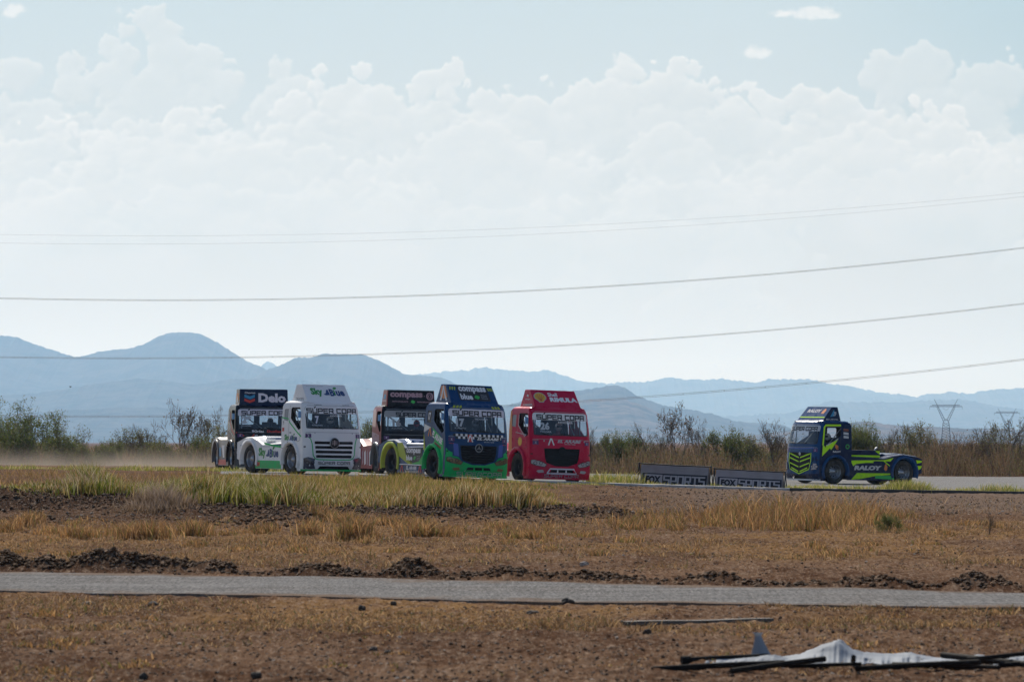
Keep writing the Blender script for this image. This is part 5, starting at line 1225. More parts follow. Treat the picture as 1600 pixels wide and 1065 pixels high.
blades('seeding_grass', X, Y, np.interp(u, [300, 400, 520, 700, 840, 880], [.14, .18, .26, .24, .18, .1]) * rg.uniform(.4, 1.15, n), .011, tn, np.clip(tn * 1.5, 0, 1), rg, .5, 'straw coloured seeding grass between the bank and the kerb', GRM)
n = 9000; X, Y, u = clumped(rg, n, -250, 330, lambda q: q * 0 + 113, lambda q: q * 0 + 146, 45, .6); tn = tones(n, [(.22, .13, .06, 3), (.30, .19, .09, 2), (.13, .11, .03, 1)], rg, .3)
blades('dry_flat_grass', X, Y, .17 * rg.uniform(.4, 1.2, n), .010, tn, np.clip(tn * 1.4, 0, 1), rg, .9, 'low dry grass on the flat behind the bank at left', GRM)
# dead grey brown weeds inside it
n = 3000; X = np.concatenate([rg.normal((135 - 800) / F * 110.3, .45, n // 3), rg.normal((262 - 800) / F * 108.3, .40, n // 2), rg.normal((240 - 800) / F * 107, .5, n - n // 3 - n // 2)]); Y = np.concatenate([rg.normal(110.6, .4, n // 3), rg.normal(108.0, .5, n // 2), rg.normal(106.6, .35, n - n // 3 - n // 2)])
hd = rg.uniform(.15, .62, n); hd[-(n - n // 3 - n // 2):] *= .5
blades('dead_weeds', X, Y, hd, .008, tones(n, [(.19, .115, .055, 2), (.11, .065, .03, 2), (.27, .17, .08, 1)], rg), tones(n, [(.4, .31, .25, 1)], rg), rg, .9, 'greyish dead weeds sprawling among the green grass', STM)
# orange straw tufts beyond the service road
tuf = [(34, 825, 26, 22), (62, 838, 22, 18), (117, 842, 38, 24), (215, 845, 50, 30), (180, 838, 22, 18), (297, 838, 32, 26), (353, 836, 28, 18), (406, 834, 26, 24), (481, 836, 24, 32), (500, 815, 36, 26), (548, 846, 38, 32), (533, 818, 30, 26), (600, 822, 26, 16), (640, 826, 40, 18), (672, 841, 46, 30), (700, 838, 30, 20), (745, 838, 36, 12), (824, 842, 36, 28), (856, 834, 18, 12), (902, 841, 30, 20), (935, 838, 22, 12), (985, 830, 30, 22), (0, 832, 24, 22), (770, 832, 24, 12)]
for _ in range(90): tuf.append((rg.uniform(-40, 1640), rg.uniform(818, 874), rg.uniform(10, 30), rg.uniform(5, 14)))
for _ in range(70): tuf.append((rg.uniform(-40, 1640), rg.uniform(955, 1050) ** 1.0, rg.uniform(12, 46), rg.uniform(5, 13)))
Xs = []; Ys = []; Hs = []
for (tu, tr, tw, th_) in tuf:
    Yc = 1.8 * F / (tr - 690); k = int(tw * th_ * (.8 if tr < 900 else .35)); Xs.append((tu - 800) / F * Yc + rg.normal(0, tw / F * Yc * .42, k)); Ys.append(Yc + (.5 + np.abs(rg.normal(0, 1.4, k))) * (1 if tr < 900 else .25)); Hs.append(th_ / F * Yc * .85 * rg.uniform(.2, 1.15, k))
n = 3500; uu = rg.uniform(985, 1400, n); yy = rg.uniform(88, 103, n); keep = fbm(uu / 40, yy / 3, 4, 91) > -.05
uu, yy = uu[keep], yy[keep]; Xs.append((uu - 800) / F * yy); Ys.append(yy); Hs.append(np.interp(uu, [980, 1050, 1180, 1240, 1330, 1400], [.18, .26, .36, .48, .46, .18]) * rg.uniform(.35, 1.15, len(uu)))
n = 9500; X2, Y2, u2 = clumped(rg, n, 980, 1420, lambda q: q * 0 + 86, lambda q: q * 0 + 106, 120, .45)
keep = fbm(u2 / 30, Y2 / 2.5, 3, 92) + np.interp(u2, [980, 1180, 1300, 1420], [-.12, .05, .15, -.1]) > -.02; X2, Y2, u2 = X2[keep], Y2[keep], u2[keep]; Xs.append(X2); Ys.append(Y2); Hs.append(np.interp(u2, [980, 1050, 1180, 1240, 1330, 1400], [.18, .28, .40, .54, .52, .2]) * rg.uniform(.3, 1.15, len(X2)))
X = np.concatenate(Xs); Y = np.concatenate(Ys); hh = np.concatenate(Hs); n = len(X)
tn = tones(n, [(.24, .125, .045, 3), (.34, .20, .09, 3), (.15, .08, .035, 3), (.13, .11, .03, 2)], rg, .35)
blades('straw_tufts', X, Y, hh, .010, tn, np.clip(tn * 1.45 + .02, 0, 1), rg, .9, 'orange brown dry grass tufts between the dirt track and the road', STM)
# low scattered straw over the flats
Xs, Ys, Hs = [], [], []
for n, y0, y1, thr, hmax in ((46000, 60, 98, .0, .085), (30000, 40.5, 48.5, .02, .06), (16000, 28, 41, .08, .04), (9000, 98, 140, -.1, .16)):
    f = rg.uniform(0, 1, n); yy = 1 / (1 / y0 + f * (1 / y1 - 1 / y0)); uu = rg.uniform(-250, 1850, n); xx = (uu - 800) / F * yy
    near, far = road_edges(xx); ok = (fbm(xx * .55, yy * .3, 4, 55) > thr) & ((yy > far + .3) | (yy < near - .15)); ok &= ~((yy > 98) & (uu < 900)); 
    ok &= ~((yy > 94) & (uu < 520))
    Xs.append(xx[ok]); Ys.append(yy[ok]); Hs.append(hmax * rg.uniform(.3, 1.3, ok.sum()))
X = np.concatenate(Xs); Y = np.concatenate(Ys); hh = np.concatenate(Hs); n = len(X)
tn = tones(n, [(.24, .14, .065, 3), (.38, .25, .13, 2), (.13, .075, .04, 3), (.10, .095, .035, 1.2)], rg)
blades('short_straw', X, Y, hh, .0065, tn, np.clip(tn * 1.35, 0, 1), rg, 2.2, 'short trampled dry straw on the bare earth', STM, zoff=-.006)
# verge by the race track
Xs, Ys, Hs, Ts = [], [], [], []
for n, u0, u1, a0, a1, h0, cl in ((9000, 935, 1700, .5, 6.2, .17, 50), (1500, 925, 990, 2, 6, .34, 40), (1900, 1392, 1450, -.3, .9, .30, 60), (700, 1540, 1600, 1, 3, .32, 40), (4500, 640, 940, -2.2, -.5, .10, 40), (900, 1230, 1400, .3, 1.6, .22, 40), (5000, -100, 480, 14, 24, .15, 40)):
    X_, Y_, u_ = clumped(rg, n, u0, u1, lambda q, a=a0: curb_y(q) + a, lambda q, a=a1: curb_y(q) + a, cl, .25); Xs.append(X_); Ys.append(Y_); Hs.append(h0 * rg.uniform(.35, 1.2, n))
X = np.concatenate(Xs); Y = np.concatenate(Ys); hh = np.concatenate(Hs); n = len(X)
tn = tones(n, [(.26, .25, .05, 3), (.15, .18, .03, 2), (.40, .32, .15, 3), (.10, .12, .025, 1)], rg)
blades('verge_grass', X, Y, hh, .011, tn, np.clip(tn * 1.5, 0, 1), rg, .6, 'yellow green verge grass beside the kerb and track', GRM)

# pebbles and clods
def stones(name, X, Y, r, tone, label, sink=.3, mt=None):
    n = len(X); base = np.array([(1, 0, 0), (-1, 0, 0), (0, 1, 0), (0, -1, 0), (0, 0, 1), (0, 0, -1), (.62, .62, .45), (-.62, .62, .5), (.62, -.62, .5), (-.62, -.62, .45)], float)
    fc = np.array([(0, 6, 2), (2, 7, 1), (1, 9, 3), (3, 8, 0), (4, 6, 0), (4, 2, 6), (4, 7, 2), (4, 1, 7), (4, 9, 1), (4, 3, 9), (4, 8, 3), (4, 0, 8), (5, 0, 2), (5, 2, 1), (5, 1, 3), (5, 3, 0)])
    B = base[None] * rg.uniform(.65, 1.3, (n, 10, 1)); B = B * r[:, None, None]; B[..., 2] *= .7
    a = rg.uniform(0, 6.28, n); c, s = np.cos(a)[:, None], np.sin(a)[:, None]; x = B[..., 0] * c - B[..., 1] * s; y = B[..., 0] * s + B[..., 1] * c
    Z = terrain(X, Y) + r * (.5 - sink); V = np.stack([x + X[:, None], y + Y[:, None], B[..., 2] + Z[:, None]], -1)
    Fc = (np.arange(n)[:, None, None] * 10 + fc[None]).reshape(-1, 3); T = np.ones((n, 10, 4)); T[..., :3] = tone[:, None]
    return tag(np_mesh(name, V.reshape(-1, 3), Fc, [mt], attrs={'tone': ('POINT', T.reshape(-1, 4))}), label, 'stones', kind='stuff')
STN = attr_mat('stone', .9, 0., .2)
Xs, Ys, Rr_ = [], [], []
for n, y0, y1, u0, u1, r0, r1 in ((16000, 29, 47, -200, 1800, .004, .022), (7000, 58, 100, -200, 1800, .008, .028), (5200, 104, 149, 930, 1800, .015, .045), (1800, 98, 112, 0, 1000, .02, .06)):
    f = rg.uniform(0, 1, n); yy = 1 / (1 / y0 + f * (1 / y1 - 1 / y0)); xx = (rg.uniform(u0, u1, n) - 800) / F * yy; near, far = road_edges(xx); ok = (yy > far + .2) | (yy < near - .1)
    Xs.append(xx[ok]); Ys.append(yy[ok]); Rr_.append(r0 + (r1 - r0) * rg.uniform(0, 1, ok.sum()) ** 3)
X = np.concatenate(Xs); Y = np.concatenate(Ys); r = np.concatenate(Rr_); n = len(X)
stones('pebbles', X, Y, r, tones(n, [(.13, .08, .052, 4), (.25, .18, .13, 2), (.07, .042, .028, 2), (.42, .35, .29, .35)], rg), 'loose pebbles and small clods on the bare earth', mt=STN)
Xs, Ys, Rr_ = [], [], []
n = 9000; xx = rg.uniform(-9, 9, n); near, far = road_edges(xx); yy = far + .85 + rg.normal(0, .32, n); uu = xx / yy * F + 800
z0 = terrain(xx, yy, False); ok = rg.uniform(0, 1, n) < np.clip(z0 * 7, .05, 1); Xs.append(xx[ok]); Ys.append(yy[ok]); Rr_.append((.008 + .04 * rg.uniform(0, 1, ok.sum()) ** 2.2))
n = 6000; uu = rg.uniform(-150, 1010, n); yy = bermc(uu) + rg.normal(-1.6, 1.1, n); Xs.append((uu - 800) / F * yy); Ys.append(yy); Rr_.append(.01 + .055 * rg.uniform(0, 1, n) ** 3)
for (mu, my, k) in ((60, 92, 200), (140, 95, 120), (410, 90, 420), (360, 93, 160), (470, 96, 260), (880, 96, 160), (640, 93, 120), (730, 97, 140)):
    yy = rg.normal(my, 1.0, k); uu = rg.normal(mu, 26, k); Xs.append((uu - 800) / F * yy); Ys.append(yy); Rr_.append(.012 + .05 * rg.uniform(0, 1, k) ** 2)
X = np.concatenate(Xs); Y = np.concatenate(Ys); r = np.concatenate(Rr_); n = len(X)
stones('loose_earth', X, Y, r, tones(n, [(.085, .040, .018, 4), (.13, .068, .034, 3), (.05, .025, .012, 2), (.24, .14, .08, .5)], rg), 'dark clods of turned earth on the banks and mounds', mt=STN)

# ------------------------------------------------------------------ single rocks
def rock(px, row, wpx, hpx, label, tone):
    Yc = 1.8 * F / (row - 690); k = Yc / F; mb = bmesh.new(); bmesh.ops.create_icosphere(mb, subdivisions=3, radius=1)
    sd_ = random.uniform(0, 99)
    for v in mb.verts:
        c = v.co; nn = float(fbm(np.array([c.x * 1.3 + sd_]), np.array([c.y * 1.3 + c.z]), 3, 7)[0]); c *= 1 + .45 * nn
        c.x *= wpx * k / 2; c.y *= wpx * k / 2.2; c.z *= hpx * k * .62
    me = bpy.data.meshes.new('rock'); mb.to_mesh(me); mb.free(); me.materials.append(mat('rock_%d' % len(MATS), tone, .9, vary=(30, .3), bump=(60, .01)))
    x = (px - 800) / F * Yc; o = link_mesh('rock', me, None, (x, Yc, tz(x, Yc) + hpx * k * .25)); tag(o, label, 'rock', 'dark rocks lying on the ground')
for a in ((887, 943, 19, 11, 'largest dark rock, at the near edge of the road', (.035, .028, .026)), (833, 960, 22, 8, 'flat dark rock left of the dark rock at the road edge', (.05, .036, .03)), (566, 953, 12, 11, 'small dark rock below the middle of the road', (.03, .024, .022)),
          (615, 945, 10, 8, 'tiny dark rock touching the road edge', (.03, .024, .022)), (240, 946, 16, 9, 'dark grey rock below the road at left', (.05, .045, .045)), (138, 947, 24, 9, 'flat brown rock below the road at far left', (.10, .065, .045)),
          (149, 981, 10, 7, 'small dark rock in the left foreground', (.03, .025, .022)), (225, 1059, 14, 11, 'dark rock at the bottom edge, left one of two', (.03, .026, .024)), (401, 1057, 17, 11, 'dark rock at the bottom edge, right one of two', (.03, .026, .024)),
          (606, 1021, 12, 8, 'dark rock in the middle foreground, right one of a pair', (.05, .035, .03)), (583, 1017, 14, 10, 'brownish rock in the middle foreground, left one of a pair', (.08, .055, .045)), (1011, 989, 13, 9, 'dark rock left of the torn tarpaulin', (.05, .035, .03)),
          (913, 884, 15, 8, 'pale stone beyond the road', (.3, .25, .22)), (625, 788, 15, 8, 'pale stone on top of the dark bank', (.34, .28, .25))):
    rock(*a)

# ------------------------------------------------------------------ shrubs
def shrub_mesh(seed, h, w, nst, depth, leafn, leafs, pal, stempal, bare=.0, upright=.6, thick=.03):
    rg = np.random.default_rng(seed); S = []; tips = []
    def grow(p, d, L, r, k):
        q = p + d * L; S.append((p, q, r, r * .72))
        if k == 0: tips.append((q, d)); return
        for _ in range(rg.integers(2, 4)):
            nd_ = d + rg.normal(0, .52, 3); nd_[2] += .18 * upright; nd_ /= np.linalg.norm(nd_); tips.append((q, nd_)); grow(q, nd_, L * rg.uniform(.55, .9), r * .66, k - 1)
    for _ in range(nst):
        a = rg.uniform(0, 6.28); sp = rg.uniform(0, 1); d = np.array([math.cos(a) * sp * w / h, math.sin(a) * sp * w / h, upright + rg.uniform(0, .6)]); d /= np.linalg.norm(d)
        grow(np.array([math.cos(a) * .12 * sp * w, math.sin(a) * .12 * sp * w, -.1]), d, h * rg.uniform(.24, .34), thick * rg.uniform(.6, 1.1), depth)
    P = np.array([s[0] for s in S]); Q = np.array([s[1] for s in S]); mz = np.percentile(Q[:, 2], 99.5); sc = h / mz
    hx = np.percentile(np.abs(Q[:, :2]), 97); sx = min(sc * 1.2, (w / 2) / hx); K = np.array([sx, sx, sc]); P = P * K; Q = Q * K
    r0 = np.array([s[2] for s in S]); r1 = np.array([s[3] for s in S]); r0 = np.maximum(r0, .0065); r1 = np.maximum(r1, .005)
    D = Q - P; D /= np.linalg.norm(D, axis=1)[:, None] + 1e-9; A = np.cross(D, np.array([.3, .2, .9])); A /= np.linalg.norm(A, axis=1)[:, None] + 1e-9; B = np.cross(D, A)
    V = []; 
    for t in range(3):
        c, s_ = math.cos(t * 2.094), math.sin(t * 2.094); off = A * c + B * s_; V.append(P + off * r0[:, None]); V.append(Q + off * r1[:, None])
    V = np.stack(V, 1).reshape(-1, 3); i = np.arange(len(P))[:, None] * 6
    Fc = np.concatenate([i + np.array([[0, 2, 3, 1]]), i + np.array([[2, 4, 5, 3]]), i + np.array([[4, 0, 1, 5]])], 1).reshape(-1, 4)
    T = np.ones((len(V), 4)); T[:, :3] = np.repeat(tones(len(P), stempal, rg), 6, 0)
    stems = (V, Fc, T)
    tp = np.array([t[0] for t in tips]) * K; n = leafn
    cl = rg.uniform(0, 1, len(tp)); cl[rg.uniform(0, 1, len(tp)) < bare] = 0; cl /= cl.sum(); k = rg.choice(len(tp), n, p=cl)
    C = tp[k] + rg.normal(0, 1, (n, 3)) * np.array([.10, .10, .085]) * (h / 2.4) ** .5; C[:, 2] = np.maximum(C[:, 2], .05)
    a = rg.normal(0, 1, (n, 3)); a /= np.linalg.norm(a, axis=1)[:, None]; b = np.cross(a, rg.normal(0, 1, (n, 3))); b /= np.linalg.norm(b, axis=1)[:, None]
    s1 = leafs * rg.uniform(.5, 1.3, (n, 1)); s2 = s1 * .38
    Vl = np.stack([C - a * s1, C - b * s2, C + a * s1, C + b * s2], 1).reshape(-1, 3); Fl = np.arange(n * 4).reshape(-1, 4)
    tl = tones(n, pal, rg, .25); Tl = np.ones((n * 4, 4)); Tl[:, :3] = np.repeat(tl, 4, 0)
    return stems, (Vl, Fl, Tl)
LEAF = attr_mat('shrub_leaves', .7, .5); TWIG = attr_mat('shrub_twigs', .85, .0, .2)
GRN = [(.085, .110, .030, 4), (.12, .145, .040, 3), (.16, .155, .055, 2), (.21, .18, .09, .7)]
OLV = [(.12, .125, .045, 3), (.16, .145, .06, 3), (.10, .10, .04, 2), (.22, .17, .09, 1)]
BRN = [(.17, .115, .065, 3), (.11, .07, .045, 3), (.20, .13, .08, 2), (.09, .08, .035, 1)]
STEMP = [(.12, .095, .075, 3), (.17, .13, .105, 2), (.08, .06, .05, 2)]
PROTO = {}
def proto(kind):
    if kind in PROTO: return PROTO[kind]
    P_ = {'green1': (1, 3.4, 5.2, 20, 4, 17000, .055, GRN, STEMP, .0, .5, .05), 'green2': (2, 2.3, 3.2, 12, 4, 8500, .05, GRN, STEMP, .05, .6, .035), 'green3': (3, 1.8, 2.8, 12, 4, 8000, .05, GRN + OLV, STEMP, .05, .5, .03),
          'olive1': (4, 2.4, 3.0, 11, 4, 4200, .05, OLV, STEMP, .2, .7, .03), 'olive2': (5, 3.0, 3.6, 12, 4, 5000, .05, OLV, STEMP, .2, .7, .035),
          'twig1': (6, 3.2, 2.4, 6, 5, 500, .045, OLV, STEMP, .6, 1.0, .035), 'twig2': (7, 2.6, 3.0, 7, 5, 400, .045, OLV, STEMP, .6, .8, .03), 'twig3': (8, 3.0, 1.6, 4, 5, 350, .05, BRN, STEMP, .5, 1.3, .03), 'twig4': (9, 2.8, 2.2, 5, 5, 260, .045, BRN, STEMP, .5, .9, .03),
          'brown1': (10, 2.0, 2.6, 12, 4, 3000, .05, BRN, STEMP, .2, .9, .03)}[kind]
    (V, Fc, T), (Vl, Fl, Tl) = shrub_mesh(*P_)
    a = np_mesh('branches', V, Fc, [TWIG], attrs={'tone': ('POINT', T)}); b = np_mesh('foliage', Vl, Fl, [LEAF], attrs={'tone': ('POINT', Tl)})
    PROTO[kind] = (a.data, b.data, P_[1]); bpy.data.objects.remove(a); bpy.data.objects.remove(b); return PROTO[kind]
def shrub(px, Y, kind, h, label, wide=1.0, name='shrub', cat='shrub'):
    ma, mb_, H0 = proto(kind); h = h * (.88 if kind.startswith('twig') and h > 1 else 1); x = (px - 800) / F * Y; o = empty(name, (x, Y, tz(x, Y) - .03), random.uniform(0, 6.28)); s = h / H0; o.scale = (s * wide, s * wide, s)
    link_mesh('branches', ma, o); link_mesh('foliage', mb_, o); tag(o, label, cat, 'shrubs along the far side of the track')
SH = [(45, 236, 'green1', 3.75, 'large rounded green bush at far left', 1.0), (-20, 240, 'green1', 3.4, 'green bush cut by the left edge of the photo', 1.), (85, 242, 'olive2', 2.6, 'olive bush leaning on the right of the large green bush', 1.0), (100, 233, 'green3', 1.9, 'low green bush below the right flank of the large bush', 1.),
      (118, 238, 'twig2', 2.6, 'thin bare shrub just right of the large green bush', 1.), (135, 232, 'green3', 1.5, 'low bright green bush in dust, second from the large bush', 1.0), (160, 240, 'twig4', 2.0, 'small bare shrub above the low green bushes at left', .8), (172, 234, 'green2', 1.7, 'low green bush left of the dark bare thicket', 1.0),
      (200, 240, 'olive1', 2.4, 'dark twiggy bush, left part of the dark thicket', 1.0), (222, 238, 'twig2', 3.1, 'dark dense bare shrub in the middle left', 1.1), (238, 241, 'twig1', 3.0, 'tall bare shrub right behind the dark dense one', 1.), (250, 233, 'green3', 1.7, 'round low green bush under the tallest bare stems', 1.1),
      (287, 238, 'twig3', 4.6, 'tallest bare shrub left of the trucks', 1.0), (303, 240, 'twig1', 3.4, 'bare shrub with a few leaves beside the tallest one', .8), (325, 242, 'twig3', 4.2, 'second tallest bare shrub, nearest to the leftmost truck', .9), (345, 236, 'olive1', 2.6, 'brown green bush behind the tail of the leftmost truck', 1.0),
      (318, 234, 'green2', 2.0, 'low olive bush before the tall bare shrubs', 1.), (560, 240, 'green2', 3.0, 'green bush showing between the white truck and truck number 16', .8), (585, 242, 'olive2', 3.0, 'olive bush behind the cab of truck number 16', .8), (400, 242, 'olive1', 2.6, 'olive bush behind the two left trucks', 1.),
      (925, 238, 'twig4', 3.0, 'bare shrub touching the right side of the red truck', 1.1), (936, 243, 'twig1', 2.4, 'small bare shrub right of the red truck', .8), (957, 240, 'green2', 2.4, 'upright green bush right of the red truck', .7), (985, 242, 'green2', 2.3, 'pale green bush before the foot of the slope', 1.0),
      (1022, 238, 'twig1', 3.2, 'bare branching shrub left of the tallest one in the centre', .9), (1030, 243, 'twig2', 3.0, 'thin bare shrub behind the left banner', 1.0), (1056, 238, 'twig3', 4.6, 'tallest bare shrub in the centre with a bent top', 1.1), (1087, 240, 'twig3', 3.5, 'slender bare shrub over the gap of the two banners', .9), (1105, 238, 'twig4', 2.6, 'low bare shrub above the right banner', .9),
      (1132, 237, 'green2', 2.6, 'dark green pointed bush above the right banner', .8), (1155, 241, 'olive1', 2.3, 'olive bush right of the dark green pointed bush', 1.), (1178, 243, 'green3', 2.0, 'pale green bush left of the neon truck', 1.), (1210, 236, 'twig4', 3.5, 'crooked bare shrub in front of the nose of the neon truck', 1.1), (1222, 242, 'twig1', 3.0, 'bare shrub behind the nose of the neon truck', 1.0),
      (1336, 239, 'green2', 2.8, 'green bush just behind the cab of the neon truck', .7), (1350, 242, 'green2', 3.0, 'narrow green bush over the deck of the neon truck', .55), (1395, 238, 'twig2', 3.2, 'bare grey shrub above the rear deck of the neon truck', 1.0), (1384, 243, 'twig1', 3.0, 'thin bare shrub left of the pylon', .8),
      (1432, 239, 'olive1', 2.9, 'olive shrub under the left of the first pylon', .9), (1447, 241, 'twig1', 3.0, 'brown shrub under the first pylon', 1.), (1505, 242, 'twig4', 2.8, 'bare shrub between the two pylons', 1.0), (1520, 238, 'brown1', 2.2, 'brown shrub between the two pylons', 1.1), (1560, 237, 'twig1', 3.8, 'dark bare shrub before the second pylon', 1.2), (1572, 241, 'olive2', 3.0, 'olive shrub under the second pylon', 1.), (1598, 239, 'twig2', 3.4, 'bare shrub cut by the right edge of the photo', 1.), (1480, 236, 'brown1', 2.0, 'low brown shrub right of the neon truck tail', 1.2)]
for a in SH: shrub(a[0], a[1], a[2], a[3], a[4], a[5])
# small dark green bush in the straw
shrub(1388, 84.5, 'green2', .42, 'small dark green bush at the right end of the orange straw', 1.0)
shrub(1545, 83, 'twig4', .45, 'tiny wispy green weed at far right beyond the road', 1.0)
# the continuous scrub: stems and small leaves no one could count
def scrub():
    rg = np.random.default_rng(21); n = 70000
    uu = rg.uniform(-500, 2100, n); yy = rg.uniform(228, 262, n); cl = fbm(uu / 22, yy / 5, 3, 130)
    big = np.interp(uu, [-500, 0, 60, 130, 330, 900, 960, 1230, 1600, 2100], [1.6, 1.6, 1.3, 1.0, 1.2, 1.4, 1.35, 1.35, 1.55, 1.6])
    h = big * .88 * (1 + .95 * cl) * rg.uniform(.3, 1.2, n); x = (uu - 800) / F * yy; z = terrain(x, yy, False) - .05
    lx, ly = rg.normal(0, .28, n) * h, rg.normal(0, .16, n) * h; a = rg.uniform(0, 6.28, n); w = .013 * rg.uniform(.6, 1.6, n); ca, sa = np.cos(a) * w, np.sin(a) * w
    V = np.stack([np.stack([x - ca, yy - sa, z], 1), np.stack([x + ca, yy + sa, z], 1), np.stack([x + lx + ca * .4, yy + ly + sa * .4, z + h], 1), np.stack([x + lx - ca * .4, yy + ly - sa * .4, z + h], 1)], 1).reshape(-1, 3)
    green = np.interp(uu, [0, 330, 700, 1300], [.85, .75, .45, .38]); green = np.clip(green + .8 * fbm(uu / 40, yy / 8, 3, 140), 0, 1)
    tb = tones(n, BRN, rg); T = np.ones((n * 4, 4)); T[:, :3] = np.repeat(tb, 4, 0)
    m = 230000; k = rg.integers(0, n, m); f = rg.uniform(.1, 1.02, m) ** .8
    C = np.stack([x[k] + lx[k] * f, yy[k] + ly[k] * f, z[k] + h[k] * f], 1) + rg.normal(0, .05, (m, 3))
    a_ = rg.normal(0, 1, (m, 3)); a_ /= np.linalg.norm(a_, axis=1)[:, None]; b_ = np.cross(a_, rg.normal(0, 1, (m, 3))); b_ /= np.linalg.norm(b_, axis=1)[:, None]
    s1 = .05 * rg.uniform(.5, 1.4, (m, 1)); Vl = np.stack([C - a_ * s1, C - b_ * s1 * .4, C + a_ * s1, C + b_ * s1 * .4], 1).reshape(-1, 3)
    tl = np.where((rg.uniform(0, 1, m) < green[k] * (.35 + 1.0 * f) * 1.1)[:, None], tones(m, GRN + OLV, rg, .25), tones(m, BRN, rg, .25)); Tl = np.ones((m * 4, 4)); Tl[:, :3] = np.repeat(tl, 4, 0)
    VV = np.concatenate([V, Vl]); o = np_mesh('scrub', VV, np.arange(len(VV)).reshape(-1, 4), [LEAF], attrs={'tone': ('POINT', np.concatenate([T, Tl]))})
    tag(o, 'brown and green low scrub filling the far side of the track', 'scrub', kind='stuff')
scrub()

# ------------------------------------------------------------------ advertising banners behind the kerb
def banner(px0, px1, Y0, Y1, h, label):
    A = Vector(((px0 - 800) / F * Y0, Y0, 0)); B = Vector(((px1 - 800) / F * Y1, Y1, 0)); A.z = tz(A.x, A.y) - .02; B.z = tz(B.x, B.y) - .05
    root = empty('banner_stand', A); tag(root, label, 'banner', 'sports banners behind the kerb')
    d = (B - A); L = d.length; ex = d / L; ez = Vector((0, 0, 1)); ey = Vector((-ex.y, ex.x, 0)).normalized()
    def P(u, v, t=0.):                                     # u along, v up the sloping face 0..1, t off the face
        return ex * u + ez * (v * h) + ey * (-.30 * (1 - v)) - ey * t
    def Q(u, v): return ex * u + ez * (v * h) + ey * (.30 * (1 - v))
    f = MB(); r = .022
    for u in (0, L):
        f.tube([P(u, 0), P(u, 1)], r, 6); f.tube([Q(u, 0), Q(u, 1)], r, 6); f.tube([P(u, .06), Q(u, .06)], .014, 6)
    f.tube([P(0, 1) + Vector((0, 0, .005)), P(L * .5, 1) + Vector((0, 0, -.012)), P(L, 1)], r * 1.1, 6); f.tube([P(0, .02), P(L, .02)], r, 6); f.tube([Q(0, .02), Q(L, .02)], r, 6)
    for u in (0, L): f.lathe([(0, .04), (.03, .03), (.03, -.03), (0, -.04)], 8, 0, tuple(P(u, 1)), 'z')
    f.build('frame', mat('black_tube', (.015, .014, .014), .5), root)
    c = MB(); nx, ny = 40, 10
    FABM = mat('grey_banner_fabric', (.30, .28, .30), .85, vary=(3, .2)); DK = mat('black_banner_print', (.012, .012, .02), .8); LT = mat('pale_banner_print', (.42, .40, .43), .85); STRP = mat('banner_hem', (.36, .33, .33), .85)
    def wav(u, v): return .012 * math.sin(u * 5 + v * 3) + .008 * math.sin(u * 13 - v * 5)
    def face(fn, sgn, m):
        vs = [fn(L * (.03 + .94 * i / nx), .04 + .92 * j / ny) - ey * sgn * wav(L * i / nx, j / ny) for j in range(ny + 1) for i in range(nx + 1)]
        c.add(vs, [(j * (nx + 1) + i, j * (nx + 1) + i + 1, (j + 1) * (nx + 1) + i + 1, (j + 1) * (nx + 1) + i) for j in range(ny) for i in range(nx)], m, True)
    face(lambda u, v: P(u, v), 1, 0); face(Q, -1, 0)
    mp = lambda o: (lambda u, v: P(u, v, o) - ey * wav(u / .94 - L * .03, v))
    def box_(u0, u1, v0, v1, o, m): panel(c, [(u0, v0), (u1, v0), (u1, v1), (u0, v1)], [], mp(o), m, .12)
    box_(L * .06, L * .96, .06, .60, .010, 1); box_(L * .09, L * .34, .10, .55, .018, 2)
    text(c, 'FOX', lambda u, v: mp(.026)(u, v), L * .215, .32, L * .21, .34, 1, .06)
    sqtext(c, 'SPORTS', mp(.020), L * .645, .32, L * .56, .36, 2, .85)
    for u_ in (.25, .55): c.add([P(L * u_, .78, .016), P(L * (u_ + .2), .86, .016), P(L * (u_ + .36), .80, .016), P(L * (u_ + .2), .83, .016)], [(0, 1, 2, 3)], 3)
    c.build('banner_cloth', [FABM, DK, LT, STRP], root)
banner(999, 1111, 153, 152.2, .80, 'grey cloth banner on a black tube frame, left one of two')
banner(1116, 1227, 154, 153.4, .70, 'grey cloth banner on a black tube frame, right one of two')

